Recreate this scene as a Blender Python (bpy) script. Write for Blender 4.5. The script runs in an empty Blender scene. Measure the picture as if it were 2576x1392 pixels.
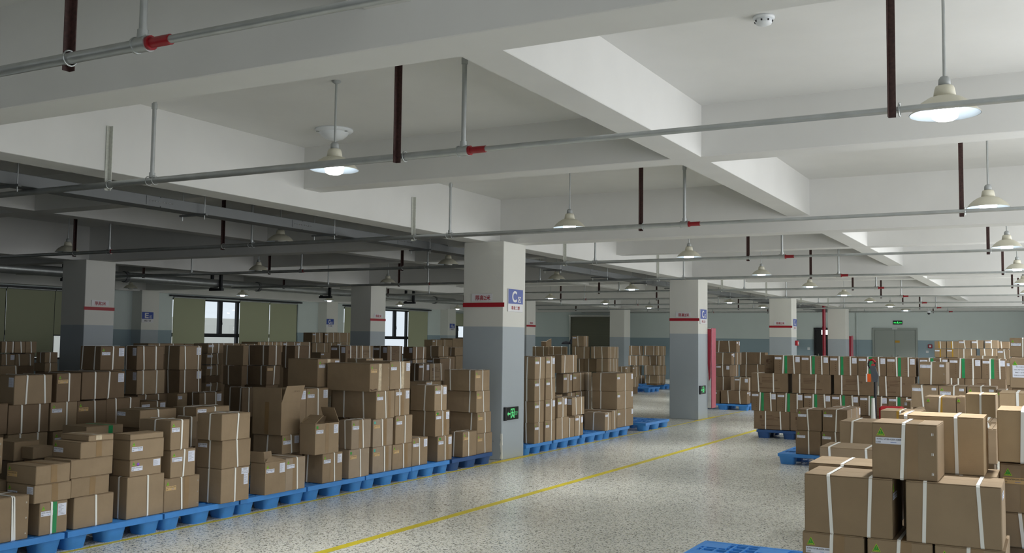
import bpy, math, random, re
from mathutils import Vector, Matrix
random.seed(7)
S = bpy.context.scene
COL = S.collection
PI = math.pi

# ------------------------------------------------------------------ camera
def make_camera():
    ya, pi_, ro = math.radians(28.679), math.radians(3.688), math.radians(.682)
    F = Vector((math.cos(ya)*math.cos(pi_), math.sin(ya)*math.cos(pi_), math.sin(pi_)))
    R = Vector((math.sin(ya), -math.cos(ya), 0)); U = R.cross(F)
    R2 = R*math.cos(ro)+U*math.sin(ro); U2 = -R*math.sin(ro)+U*math.cos(ro)
    c = bpy.data.cameras.new('camera'); o = bpy.data.objects.new('camera', c); COL.objects.link(o)
    m = Matrix((R2, U2, -F)).transposed().to_4x4(); m.translation = (0, 0, 1.5417)
    o.matrix_world = m
    c.sensor_width = 36; c.lens = 36*2487.5/2576; c.clip_start = .05; c.clip_end = 300
    S.camera = o
make_camera()

# ------------------------------------------------------------------ sky, daylight, exposure
S.view_settings.view_transform = 'Standard'; S.view_settings.look = 'None'
S.view_settings.gamma = 1; S.view_settings.use_curve_mapping = False
S.view_settings.exposure = -0.03
w = bpy.data.worlds.new('overcast_sky'); S.world = w; w.use_nodes = True
bg = w.node_tree.nodes['Background']; bg.inputs[0].default_value = (.86, .92, 1, 1); bg.inputs[1].default_value = 1.15
try:
    S.cycles.max_bounces = 10; S.cycles.diffuse_bounces = 6; S.cycles.sample_clamp_indirect = 4
    S.cycles.caustics_reflective = False; S.cycles.caustics_refractive = False
except Exception: pass
X0, X1, Y0, Y1 = -13.6, 39.4, -2.3, 22.82
WIN_RIGHT = 6.3     # brightness of the daylight in the right wall's windows
WIN_BACK = 1.6
LAMP_W = 19.0       # light of one lit pendant
def window_light(name, loc, rot, sx, sy, L, col=(.985, .99, .985)):
    l = bpy.data.lights.new(name, 'AREA'); l.shape = 'RECTANGLE'; l.size = sx; l.size_y = sy
    l.energy = L*PI*sx*sy; l.color = col
    o = bpy.data.objects.new(name, l); COL.objects.link(o); o.location = loc; o.rotation_euler = rot
    return o
XB = [-12.9, -4.9, 3.16, 11.19, 19.24, 27.32, 35.37]
for i in range(6):
    window_light('window_daylight', (XB[i]+4.3, Y0-.02, 1.85), (PI/2+.5, 0, 0), 5.6, 1.8, WIN_RIGHT*(.1, .3, .82, 1.15, 1.12, .95)[i])
for yc in (2.3, 10.6):
    window_light('window_daylight', (X0-.02, yc, 1.85), (PI/2+.5, 0, -PI/2), 5.6, 1.8, WIN_BACK if yc < 5 else .02, (.82, .91, 1))

# ------------------------------------------------------------------ materials
def srgb(r, g, b):
    f = lambda c: ((c/255+.055)/1.055)**2.4 if c > 10 else c/255/12.92
    return (f(r), f(g), f(b), 1)
MATS = {}
def mat(name, col, rough=.6, metal=0, bump=0, bscale=60, var=0, vscale=3, spec=.5, emit=None, es=0, trans=0):
    m = bpy.data.materials.new(name); m.use_nodes = True; nt = m.node_tree; p = nt.nodes['Principled BSDF']
    p.inputs['Base Color'].default_value = col; p.inputs['Roughness'].default_value = rough; p.inputs['Metallic'].default_value = metal
    p.inputs['Specular IOR Level'].default_value = spec
    N = nt.nodes.new; L = nt.links.new
    tc = N('ShaderNodeTexCoord')
    if var:
        n = N('ShaderNodeTexNoise'); n.inputs['Scale'].default_value = vscale; n.inputs['Detail'].default_value = 4; L(tc.outputs['Object'], n.inputs['Vector'])
        r = N('ShaderNodeMapRange'); r.inputs['From Min'].default_value = .3; r.inputs['From Max'].default_value = .7
        r.inputs['To Min'].default_value = 1-var; r.inputs['To Max'].default_value = 1+var; L(n.outputs['Fac'], r.inputs['Value'])
        mx = N('ShaderNodeMix'); mx.data_type = 'RGBA'; mx.blend_type = 'MULTIPLY'; mx.inputs['Factor'].default_value = 1
        mx.inputs['A'].default_value = col; L(r.outputs['Result'], mx.inputs['B']); L(mx.outputs['Result'], p.inputs['Base Color'])
    if bump:
        n = N('ShaderNodeTexNoise'); n.inputs['Scale'].default_value = bscale; n.inputs['Detail'].default_value = 3; L(tc.outputs['Object'], n.inputs['Vector'])
        b = N('ShaderNodeBump'); b.inputs['Strength'].default_value = bump; b.inputs['Distance'].default_value = .01; L(n.outputs['Fac'], b.inputs['Height']); L(b.outputs['Normal'], p.inputs['Normal'])
    if emit: p.inputs['Emission Color'].default_value = emit; p.inputs['Emission Strength'].default_value = es
    if trans: p.inputs['Transmission Weight'].default_value = trans
    MATS[name] = m; return m
def mathn(nt, op, a, b=None, c=None):
    n = nt.nodes.new('ShaderNodeMath'); n.operation = op
    for i, v in enumerate((a, b, c)):
        if v is None: continue
        if isinstance(v, (int, float)): n.inputs[i].default_value = v
        else: nt.links.new(v, n.inputs[i])
    return n.outputs[0]
def cardboard(name, c1, c2):
    m = bpy.data.materials.new(name); m.use_nodes = True; nt = m.node_tree; p = nt.nodes['Principled BSDF']; N = nt.nodes.new; L = nt.links.new
    oi = N('ShaderNodeObjectInfo'); tc = N('ShaderNodeTexCoord')
    r = N('ShaderNodeValToRGB'); r.color_ramp.elements[0].color = c1; r.color_ramp.elements[1].color = c2; L(oi.outputs['Random'], r.inputs[0])
    n = N('ShaderNodeTexNoise'); n.inputs['Scale'].default_value = 7; n.inputs['Detail'].default_value = 6; L(tc.outputs['Object'], n.inputs['Vector'])
    mr = N('ShaderNodeMapRange'); mr.inputs['From Min'].default_value = .3; mr.inputs['From Max'].default_value = .7; mr.inputs['To Min'].default_value = .93; mr.inputs['To Max'].default_value = 1.05; L(n.outputs['Fac'], mr.inputs['Value'])
    n2 = N('ShaderNodeTexNoise'); n2.inputs['Scale'].default_value = 350; L(tc.outputs['Object'], n2.inputs['Vector'])
    mr2 = N('ShaderNodeMapRange'); mr2.inputs['To Min'].default_value = .94; mr2.inputs['To Max'].default_value = 1.06; L(n2.outputs['Fac'], mr2.inputs['Value'])
    mul = mathn(nt, 'MULTIPLY', mr.outputs[0], mr2.outputs[0])
    mx = N('ShaderNodeMix'); mx.data_type = 'RGBA'; mx.blend_type = 'MULTIPLY'; mx.inputs['Factor'].default_value = 1
    L(r.outputs[0], mx.inputs['A']); L(mul, mx.inputs['B']); L(mx.outputs['Result'], p.inputs['Base Color'])
    p.inputs['Roughness'].default_value = .72; p.inputs['Specular IOR Level'].default_value = .25
    wv = N('ShaderNodeTexWave'); wv.bands_direction = 'Z'; wv.inputs['Scale'].default_value = 38; L(tc.outputs['Object'], wv.inputs['Vector'])
    nb = N('ShaderNodeTexNoise'); nb.inputs['Scale'].default_value = 9; L(tc.outputs['Object'], nb.inputs['Vector'])
    h = mathn(nt, 'ADD', mathn(nt, 'MULTIPLY', wv.outputs['Fac'], .008), nb.outputs['Fac'])
    b = N('ShaderNodeBump'); b.inputs['Strength'].default_value = .25; b.inputs['Distance'].default_value = .02; L(h, b.inputs['Height']); L(b.outputs[0], p.inputs['Normal'])
    MATS[name] = m; return m
cardboard('cardboard', srgb(155, 135, 110), srgb(145, 125, 100))
cardboard('cardboard_pale', srgb(178, 154, 122), srgb(170, 147, 116))
cardboard('cardboard_pinkish', srgb(162, 145, 125), srgb(154, 137, 117))
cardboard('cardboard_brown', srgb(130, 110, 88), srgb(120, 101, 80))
mat('strap_white', srgb(240, 240, 236), .35)
mat('tape_brown', srgb(140, 114, 80), .28, var=.08, vscale=12)
mat('tape_clear', srgb(205, 190, 165), .15, var=.2, vscale=30)
mat('tape_green', srgb(30, 140, 82), .35, var=.1, vscale=14)
mat('tape_yellow', srgb(176, 136, 40), .35)
mat('label_white', srgb(226, 230, 244), .5)
mat('label_kraft', srgb(205, 172, 120), .5)
mat('ink_black', srgb(38, 38, 46), .6)
mat('ink_blue', srgb(90, 120, 190), .6)
mat('ink_grey', srgb(150, 152, 165), .6)
mat('ink_faint', srgb(190, 191, 206), .6)
mat('ink_brown', srgb(92, 68, 48), .7)
mat('mark_green', srgb(48, 150, 44), .5)
mat('mark_yellow', srgb(205, 215, 50), .5)
mat('mark_cyan', srgb(70, 185, 170), .5)
mat('mark_blue', srgb(120, 180, 225), .5)
mat('mark_purple', srgb(140, 90, 190), .5)
mat('staple_wire', srgb(235, 232, 225), .25, .6)
mat('pallet_blue', srgb(66, 140, 216), .42, var=.07, vscale=8, bump=.05, bscale=90)
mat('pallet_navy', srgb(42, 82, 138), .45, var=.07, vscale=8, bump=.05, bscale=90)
mat('ceiling_paint', srgb(214, 214, 212), .75, bump=.06, bscale=14, var=.02)
mat('galvanised', srgb(178, 182, 182), .38, .75, var=.08, vscale=9)
mat('tray_steel', srgb(104, 107, 108), .5, .2)
mat('hanger_rust', srgb(66, 44, 41), .55, .2, var=.35, vscale=60)
mat('hanger_white', srgb(196, 198, 190), .6, var=.1, vscale=60)
mat('coupling_red', srgb(140, 26, 34), .35)
mat('shade_enamel', srgb(206, 203, 186), .5)
mat('shade_inner', srgb(170, 180, 188), .35)
mat('cap_grey', srgb(160, 164, 164), .5)
mat('bulb_on', (1, 1, 1, 1), .5, emit=(.95, .98, 1, 1), es=11)
mat('bulb_off', srgb(190, 190, 182), .4)
mat('plastic_white', srgb(222, 226, 230), .4)
mat('frame_dark', srgb(42, 44, 48), .4, .3)
mat('door_grey', srgb(146, 153, 148), .5)
mat('blind_grey', srgb(104, 105, 90), .6)
mat('door_black', srgb(30, 30, 32), .5)
mat('chrome', srgb(200, 200, 196), .2, .9)
mat('sign_blue', srgb(52, 76, 158), .4)
mat('sign_white', srgb(218, 218, 222), .4)
mat('sign_red', srgb(160, 22, 38), .5)
mat('ink_sign', srgb(70, 60, 70), .5)
mat('exit_black', srgb(18, 22, 22), .3)
mat('exit_green', srgb(90, 210, 130), .5, emit=srgb(110, 230, 150), es=.35)
mat('exit_lit', srgb(60, 200, 90), .5, emit=srgb(60, 230, 110), es=1.1)
mat('pane_lit', (1, 1, 1, 1), .5, emit=(1, 1, 1, 1), es=1.5)
mat('cabinet_red', srgb(150, 28, 48), .35, var=.12, vscale=9)
mat('cabinet_pink', srgb(190, 88, 108), .3, var=.08, vscale=9)
mat('cabinet_white', srgb(200, 200, 200), .5, var=.12, vscale=9)
mat('line_yellow', srgb(196, 178, 40), .5, var=.12, vscale=4)
mat('line_yellow_fresh', srgb(232, 205, 20), .4)
mat('plaster', srgb(224, 224, 218), .9, bump=.4, bscale=40)
mat('rubber_black', srgb(30, 31, 36), .5)
mat('jack_grey', srgb(78, 82, 90), .45)
mat('jack_red', srgb(178, 26, 38), .4)
mat('tag_orange', srgb(236, 96, 20), .5)
mat('wrap_white', srgb(216, 218, 214), .3)
mat('concrete_out', srgb(225, 222, 214), .9)
mat('ground_out', srgb(170, 170, 160), .9)
mat('black_cloth', srgb(24, 26, 32), .9)
def two_tone(name, up, low, zsplit=1.716):
    m = bpy.data.materials.new(name); m.use_nodes = True; nt = m.node_tree; p = nt.nodes['Principled BSDF']; N = nt.nodes.new; L = nt.links.new
    g = N('ShaderNodeNewGeometry'); sx = N('ShaderNodeSeparateXYZ'); L(g.outputs['Position'], sx.inputs[0])
    f = mathn(nt, 'GREATER_THAN', sx.outputs[2], zsplit)
    n = N('ShaderNodeTexNoise'); n.inputs['Scale'].default_value = 1.3; n.inputs['Detail'].default_value = 5; L(g.outputs['Position'], n.inputs['Vector'])
    mr = N('ShaderNodeMapRange'); mr.inputs['To Min'].default_value = .95; mr.inputs['To Max'].default_value = 1.05; L(n.outputs['Fac'], mr.inputs['Value'])
    mx = N('ShaderNodeMix'); mx.data_type = 'RGBA'; mx.inputs['A'].default_value = low; mx.inputs['B'].default_value = up; L(f, mx.inputs['Factor'])
    m2 = N('ShaderNodeMix'); m2.data_type = 'RGBA'; m2.blend_type = 'MULTIPLY'; m2.inputs['Factor'].default_value = 1; L(mx.outputs['Result'], m2.inputs['A']); L(mr.outputs[0], m2.inputs['B'])
    L(m2.outputs['Result'], p.inputs['Base Color']); p.inputs['Roughness'].default_value = .55
    n2 = N('ShaderNodeTexNoise'); n2.inputs['Scale'].default_value = 45; L(g.outputs['Position'], n2.inputs['Vector'])
    b = N('ShaderNodeBump'); b.inputs['Strength'].default_value = .06; b.inputs['Distance'].default_value = .01; L(n2.outputs['Fac'], b.inputs['Height']); L(b.outputs[0], p.inputs['Normal'])
    MATS[name] = m
two_tone('pillar_paint', srgb(214, 214, 208), srgb(168, 177, 184))
two_tone('wall_paint', srgb(202, 212, 210), srgb(142, 161, 170))
def terrazzo():
    m = bpy.data.materials.new('terrazzo'); m.use_nodes = True; nt = m.node_tree; p = nt.nodes['Principled BSDF']; N = nt.nodes.new; L = nt.links.new
    g = N('ShaderNodeNewGeometry')
    def chips(scale, off, stretch):
        mp = N('ShaderNodeMapping'); mp.inputs['Location'].default_value = (off, off*2, 0); mp.inputs['Scale'].default_value = stretch; L(g.outputs['Position'], mp.inputs[0])
        v = N('ShaderNodeTexVoronoi'); v.inputs['Scale'].default_value = scale; v.inputs['Randomness'].default_value = 1; L(mp.outputs[0], v.inputs['Vector'])
        s = N('ShaderNodeSeparateColor'); L(v.outputs['Color'], s.inputs[0]); return v, s
    v1, s1 = chips(80, 0, (1, 1, 0)); v2, s2 = chips(125, 3.3, (1, 1, 0))
    r1 = N('ShaderNodeValToRGB'); r1.color_ramp.interpolation = 'CONSTANT'; e = r1.color_ramp.elements
    e[0].position = 0; e[0].color = srgb(92, 94, 90); e[1].position = .1; e[1].color = srgb(150, 150, 136)
    for pos, c in ((.24, srgb(222, 221, 208)), (.55, srgb(210, 209, 195)), (.8, srgb(232, 232, 224)), (.93, srgb(200, 195, 172))):
        x = e.new(pos); x.color = c
    L(s1.outputs[0], r1.inputs[0])
    r2 = N('ShaderNodeValToRGB'); r2.color_ramp.interpolation = 'CONSTANT'; e = r2.color_ramp.elements
    e[0].position = 0; e[0].color = srgb(88, 90, 86); e[1].position = .1; e[1].color = srgb(222, 221, 212)
    L(s2.outputs[1], r2.inputs[0])
    f = mathn(nt, 'LESS_THAN', s2.outputs[0], .35)
    mx = N('ShaderNodeMix'); mx.data_type = 'RGBA'; L(f, mx.inputs['Factor']); L(r1.outputs[0], mx.inputs['A']); L(r2.outputs[0], mx.inputs['B'])
    n = N('ShaderNodeTexNoise'); n.inputs['Scale'].default_value = .7; n.inputs['Detail'].default_value = 4; L(g.outputs['Position'], n.inputs['Vector'])
    mr = N('ShaderNodeMapRange'); mr.inputs['From Min'].default_value = .35; mr.inputs['From Max'].default_value = .65; mr.inputs['To Min'].default_value = .9; mr.inputs['To Max'].default_value = 1.02; L(n.outputs['Fac'], mr.inputs['Value'])
    m2 = N('ShaderNodeMix'); m2.data_type = 'RGBA'; m2.blend_type = 'MULTIPLY'; m2.inputs['Factor'].default_value = 1; L(mx.outputs['Result'], m2.inputs['A']); L(mr.outputs[0], m2.inputs['B'])
    L(m2.outputs['Result'], p.inputs['Base Color'])
    r = N('ShaderNodeMapRange'); r.inputs['To Min'].default_value = .16; r.inputs['To Max'].default_value = .3; L(n.outputs['Fac'], r.inputs['Value']); L(r.outputs[0], p.inputs['Roughness'])
    p.inputs['Specular IOR Level'].default_value = .5
    n3 = N('ShaderNodeTexNoise'); n3.inputs['Scale'].default_value = 3; L(g.outputs['Position'], n3.inputs['Vector'])
    b = N('ShaderNodeBump'); b.inputs['Strength'].default_value = .04; b.inputs['Distance'].default_value = .02; L(n3.outputs['Fac'], b.inputs['Height']); L(b.outputs[0], p.inputs['Normal'])
    MATS['terrazzo'] = m
terrazzo()
def blind_mat():
    m = bpy.data.materials.new('blind_fabric'); m.use_nodes = True; nt = m.node_tree; p = nt.nodes['Principled BSDF']; N = nt.nodes.new; L = nt.links.new
    p.inputs['Base Color'].default_value = srgb(172, 176, 148); p.inputs['Roughness'].default_value = .85
    t = N('ShaderNodeBsdfTranslucent'); t.inputs[0].default_value = srgb(120, 122, 80)
    mx = N('ShaderNodeMixShader'); mx.inputs[0].default_value = .1; L(p.outputs[0], mx.inputs[1]); L(t.outputs[0], mx.inputs[2]); L(mx.outputs[0], nt.nodes['Material Output'].inputs[0])
    MATS['blind_fabric'] = m
blind_mat()
def glass_mat():
    m = bpy.data.materials.new('window_glass'); m.use_nodes = True; nt = m.node_tree; N = nt.nodes.new; L = nt.links.new
    t = N('ShaderNodeBsdfTransparent'); t.inputs[0].default_value = (.93, .95, .95, 1); g = N('ShaderNodeBsdfGlossy'); g.inputs['Roughness'].default_value = .02
    mx = N('ShaderNodeMixShader'); mx.inputs[0].default_value = .06; L(t.outputs[0], mx.inputs[1]); L(g.outputs[0], mx.inputs[2]); L(mx.outputs[0], nt.nodes['Material Output'].inputs[0])
    MATS['window_glass'] = m
glass_mat()

# ------------------------------------------------------------------ mesh helpers
class MB:
    def __init__(s): s.v = []; s.f = []; s.sm = []
    def add(s, vs, fs, smooth=False):
        n = len(s.v); s.v += [tuple(v) for v in vs]; s.f += [tuple(i+n for i in f) for f in fs]; s.sm += [smooth]*len(fs); return s
    def box(s, x0, x1, y0, y1, z0, z1):
        return s.add([(x0, y0, z0), (x1, y0, z0), (x1, y1, z0), (x0, y1, z0), (x0, y0, z1), (x1, y0, z1), (x1, y1, z1), (x0, y1, z1)],
                     [(0, 3, 2, 1), (4, 5, 6, 7), (0, 1, 5, 4), (1, 2, 6, 5), (2, 3, 7, 6), (3, 0, 4, 7)])
    def cbox(s, x0, x1, y0, y1, z0, z1, c=.005):
        X = (x0, x1); Y = (y0, y1); Zz = (z0, z1); sg = (1, -1)
        vs = []; idx = {}
        for i in (0, 1):
            for j in (0, 1):
                for k in (0, 1):
                    for a in range(3):
                        p = [X[i], Y[j], Zz[k]]
                        for b in range(3):
                            if b != a: p[b] += c*sg[(i, j, k)[b]]
                        idx[(i, j, k, a)] = len(vs); vs.append(p)
        fs = []
        for i in (0, 1):
            q = [idx[(i, 0, 0, 0)], idx[(i, 1, 0, 0)], idx[(i, 1, 1, 0)], idx[(i, 0, 1, 0)]]; fs.append(q if i else q[::-1])
            q = [idx[(0, i, 0, 1)], idx[(0, i, 1, 1)], idx[(1, i, 1, 1)], idx[(1, i, 0, 1)]]; fs.append(q if i else q[::-1])
            q = [idx[(0, 0, i, 2)], idx[(1, 0, i, 2)], idx[(1, 1, i, 2)], idx[(0, 1, i, 2)]]; fs.append(q if i else q[::-1])
        def fix(q, n):
            a, b, c_ = (Vector(vs[q[t]]) for t in (0, 1, 2))
            return q if (b-a).cross(c_-a).dot(n) > 0 else q[::-1]
        for a, b, c_ in ((0, 1, 2), (0, 2, 1), (1, 2, 0)):   # edges parallel to axis c_
            for i in (0, 1):
                for j in (0, 1):
                    def key(ci, which):
                        t = [0, 0, 0]; t[a] = i; t[b] = j; t[c_] = ci; return idx[(t[0], t[1], t[2], which)]
                    n = Vector((0, 0, 0)); n[a] = 2*i-1; n[b] = 2*j-1
                    fs.append(fix([key(0, a), key(1, a), key(1, b), key(0, b)], n))
        for i in (0, 1):
            for j in (0, 1):
                for k in (0, 1):
                    fs.append(fix([idx[(i, j, k, 0)], idx[(i, j, k, 1)], idx[(i, j, k, 2)]], Vector((2*i-1, 2*j-1, 2*k-1))))
        return s.add(vs, fs)
    def tube(s, p0, p1, r, n=12, r1=None, cap=True):
        p0 = Vector(p0); p1 = Vector(p1); d = (p1-p0).normalized()
        a = d.orthogonal().normalized(); b = d.cross(a); r1 = r if r1 is None else r1
        vs = [p0+(a*math.cos(2*PI*i/n)+b*math.sin(2*PI*i/n))*r for i in range(n)]+[p1+(a*math.cos(2*PI*i/n)+b*math.sin(2*PI*i/n))*r1 for i in range(n)]
        s.add(vs, [(i, (i+1) % n, n+(i+1) % n, n+i) for i in range(n)], True)
        if cap: s.add(vs, [tuple(range(n-1, -1, -1)), tuple(range(n, 2*n))])
        return s
    def path(s, pts, r, n=8):
        for a, b in zip(pts, pts[1:]): s.tube(a, b, r, n)
        return s
    def lathe(s, prof, c=(0, 0, 0), n=24, smooth=True):
        vs = []
        for r, z in prof: vs += [(c[0]+r*math.cos(2*PI*i/n), c[1]+r*math.sin(2*PI*i/n), c[2]+z) for i in range(n)]
        return s.add(vs, [(k*n+i, k*n+(i+1) % n, (k+1)*n+(i+1) % n, (k+1)*n+i) for k in range(len(prof)-1) for i in range(n)], smooth)
    def prism(s, pts, n, t):
        """pts polygon (3D list), extruded by vector n*t"""
        n = Vector(n)*t; k = len(pts); vs = [Vector(p) for p in pts]+[Vector(p)+n for p in pts]
        return s.add(vs, [tuple(range(k)), tuple(range(2*k-1, k-1, -1))]+[(i, k+i, k+(i+1) % k, (i+1) % k) for i in range(k)])
    def mesh(s, name):
        m = bpy.data.meshes.new(name); m.from_pydata(s.v, [], s.f)
        m.polygons.foreach_set('use_smooth', s.sm); m.update(); return m
    def obj(s, name, material, parent=None, loc=None, **pr):
        m = s.mesh(name); m.materials.append(MATS[material]); return link(name, m, parent, loc, **pr)
def link(name, m, parent=None, loc=None, rot=None, **pr):
    o = bpy.data.objects.new(name, m); COL.objects.link(o)
    if parent is not None: o.parent = parent
    if loc is not None: o.location = loc
    if rot is not None: o.rotation_euler = rot
    for k, v in pr.items():
        if v: o[k] = v
    return o
def thing(name, label, cat, loc=(0, 0, 0), rz=0, group=None):
    o = bpy.data.objects.new(name, None); COL.objects.link(o); o.location = loc; o.rotation_euler = (0, 0, rz)
    o.empty_display_size = .1; o['label'] = label; o['category'] = cat
    if group: o['group'] = group
    return o
def dup(root, loc, label=None, rz=None):
    def cp(o, par):
        c = o.copy(); COL.objects.link(c)
        if par is not None: c.parent = par
        for ch in CH.get(o.name, []): cp(ch, c)
        return c
    r = cp(root, None); r.location = loc
    if rz is not None: r.rotation_euler = (0, 0, rz)
    if label: r['label'] = label
    return r
CH = {}
def index_children():
    CH.clear()
    for o in bpy.data.objects:
        if o.parent: CH.setdefault(o.parent.name, []).append(o)
TXT = {}
def text_mesh(s, material, bold=0):
    k = (s, material, bold)
    if k not in TXT:
        c = bpy.data.curves.new('t', 'FONT'); c.body = s; c.resolution_u = 6 if len(s) < 3 else 2; c.offset = bold; c.align_x = 'CENTER'; c.align_y = 'CENTER'
        o = bpy.data.objects.new('t', c); COL.objects.link(o)
        dg = bpy.context.evaluated_depsgraph_get(); dg.update()
        m = bpy.data.meshes.new_from_object(o.evaluated_get(dg)); bpy.data.objects.remove(o)
        m.materials.clear(); m.materials.append(MATS[material])
        xs = [v.co.x for v in m.vertices]; ys = [v.co.y for v in m.vertices]
        cx = (max(xs)+min(xs))/2; cy = (max(ys)+min(ys))/2; W = max(xs)-min(xs); H = max(ys)-min(ys)
        for v in m.vertices: v.co.x = (v.co.x-cx)/W; v.co.y = (v.co.y-cy)/H
        TXT[k] = (m, W, H)
    return TXT[k]
RF = {'X': (PI/2, 0, -PI/2), 'Y': (PI/2, 0, 0)}   # reading on faces turned to -X / -Y
def text(name, s, material, parent, face, loc, w, h, bold=0):
    m, W, H = text_mesh(s, material, bold)
    o = link(name, m, parent, loc, RF[face]); o.scale = (w, h, 1); return o
GROUPS=['cartons behind the foreground stack', 'cartons just behind the aisle-side row', 'cartons on the lone pallet right of the aisle', 'dark cartons deep in the unlit bay', 'far cartons by the grey end wall', 'far olive-looking cartons by the window wall', 'far stacks in the middle distance', 'foreground stack at lower right', 'long low row of carton tops below the blinds', 'pinkish cartons by the far window', 'second row of stacks in the shade', 'stack on pallet behind the red cabinet', 'stacks along the left side of the aisle', 'stacks right of the C sign pillar', 'wall of green-taped and printed cartons']
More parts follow.
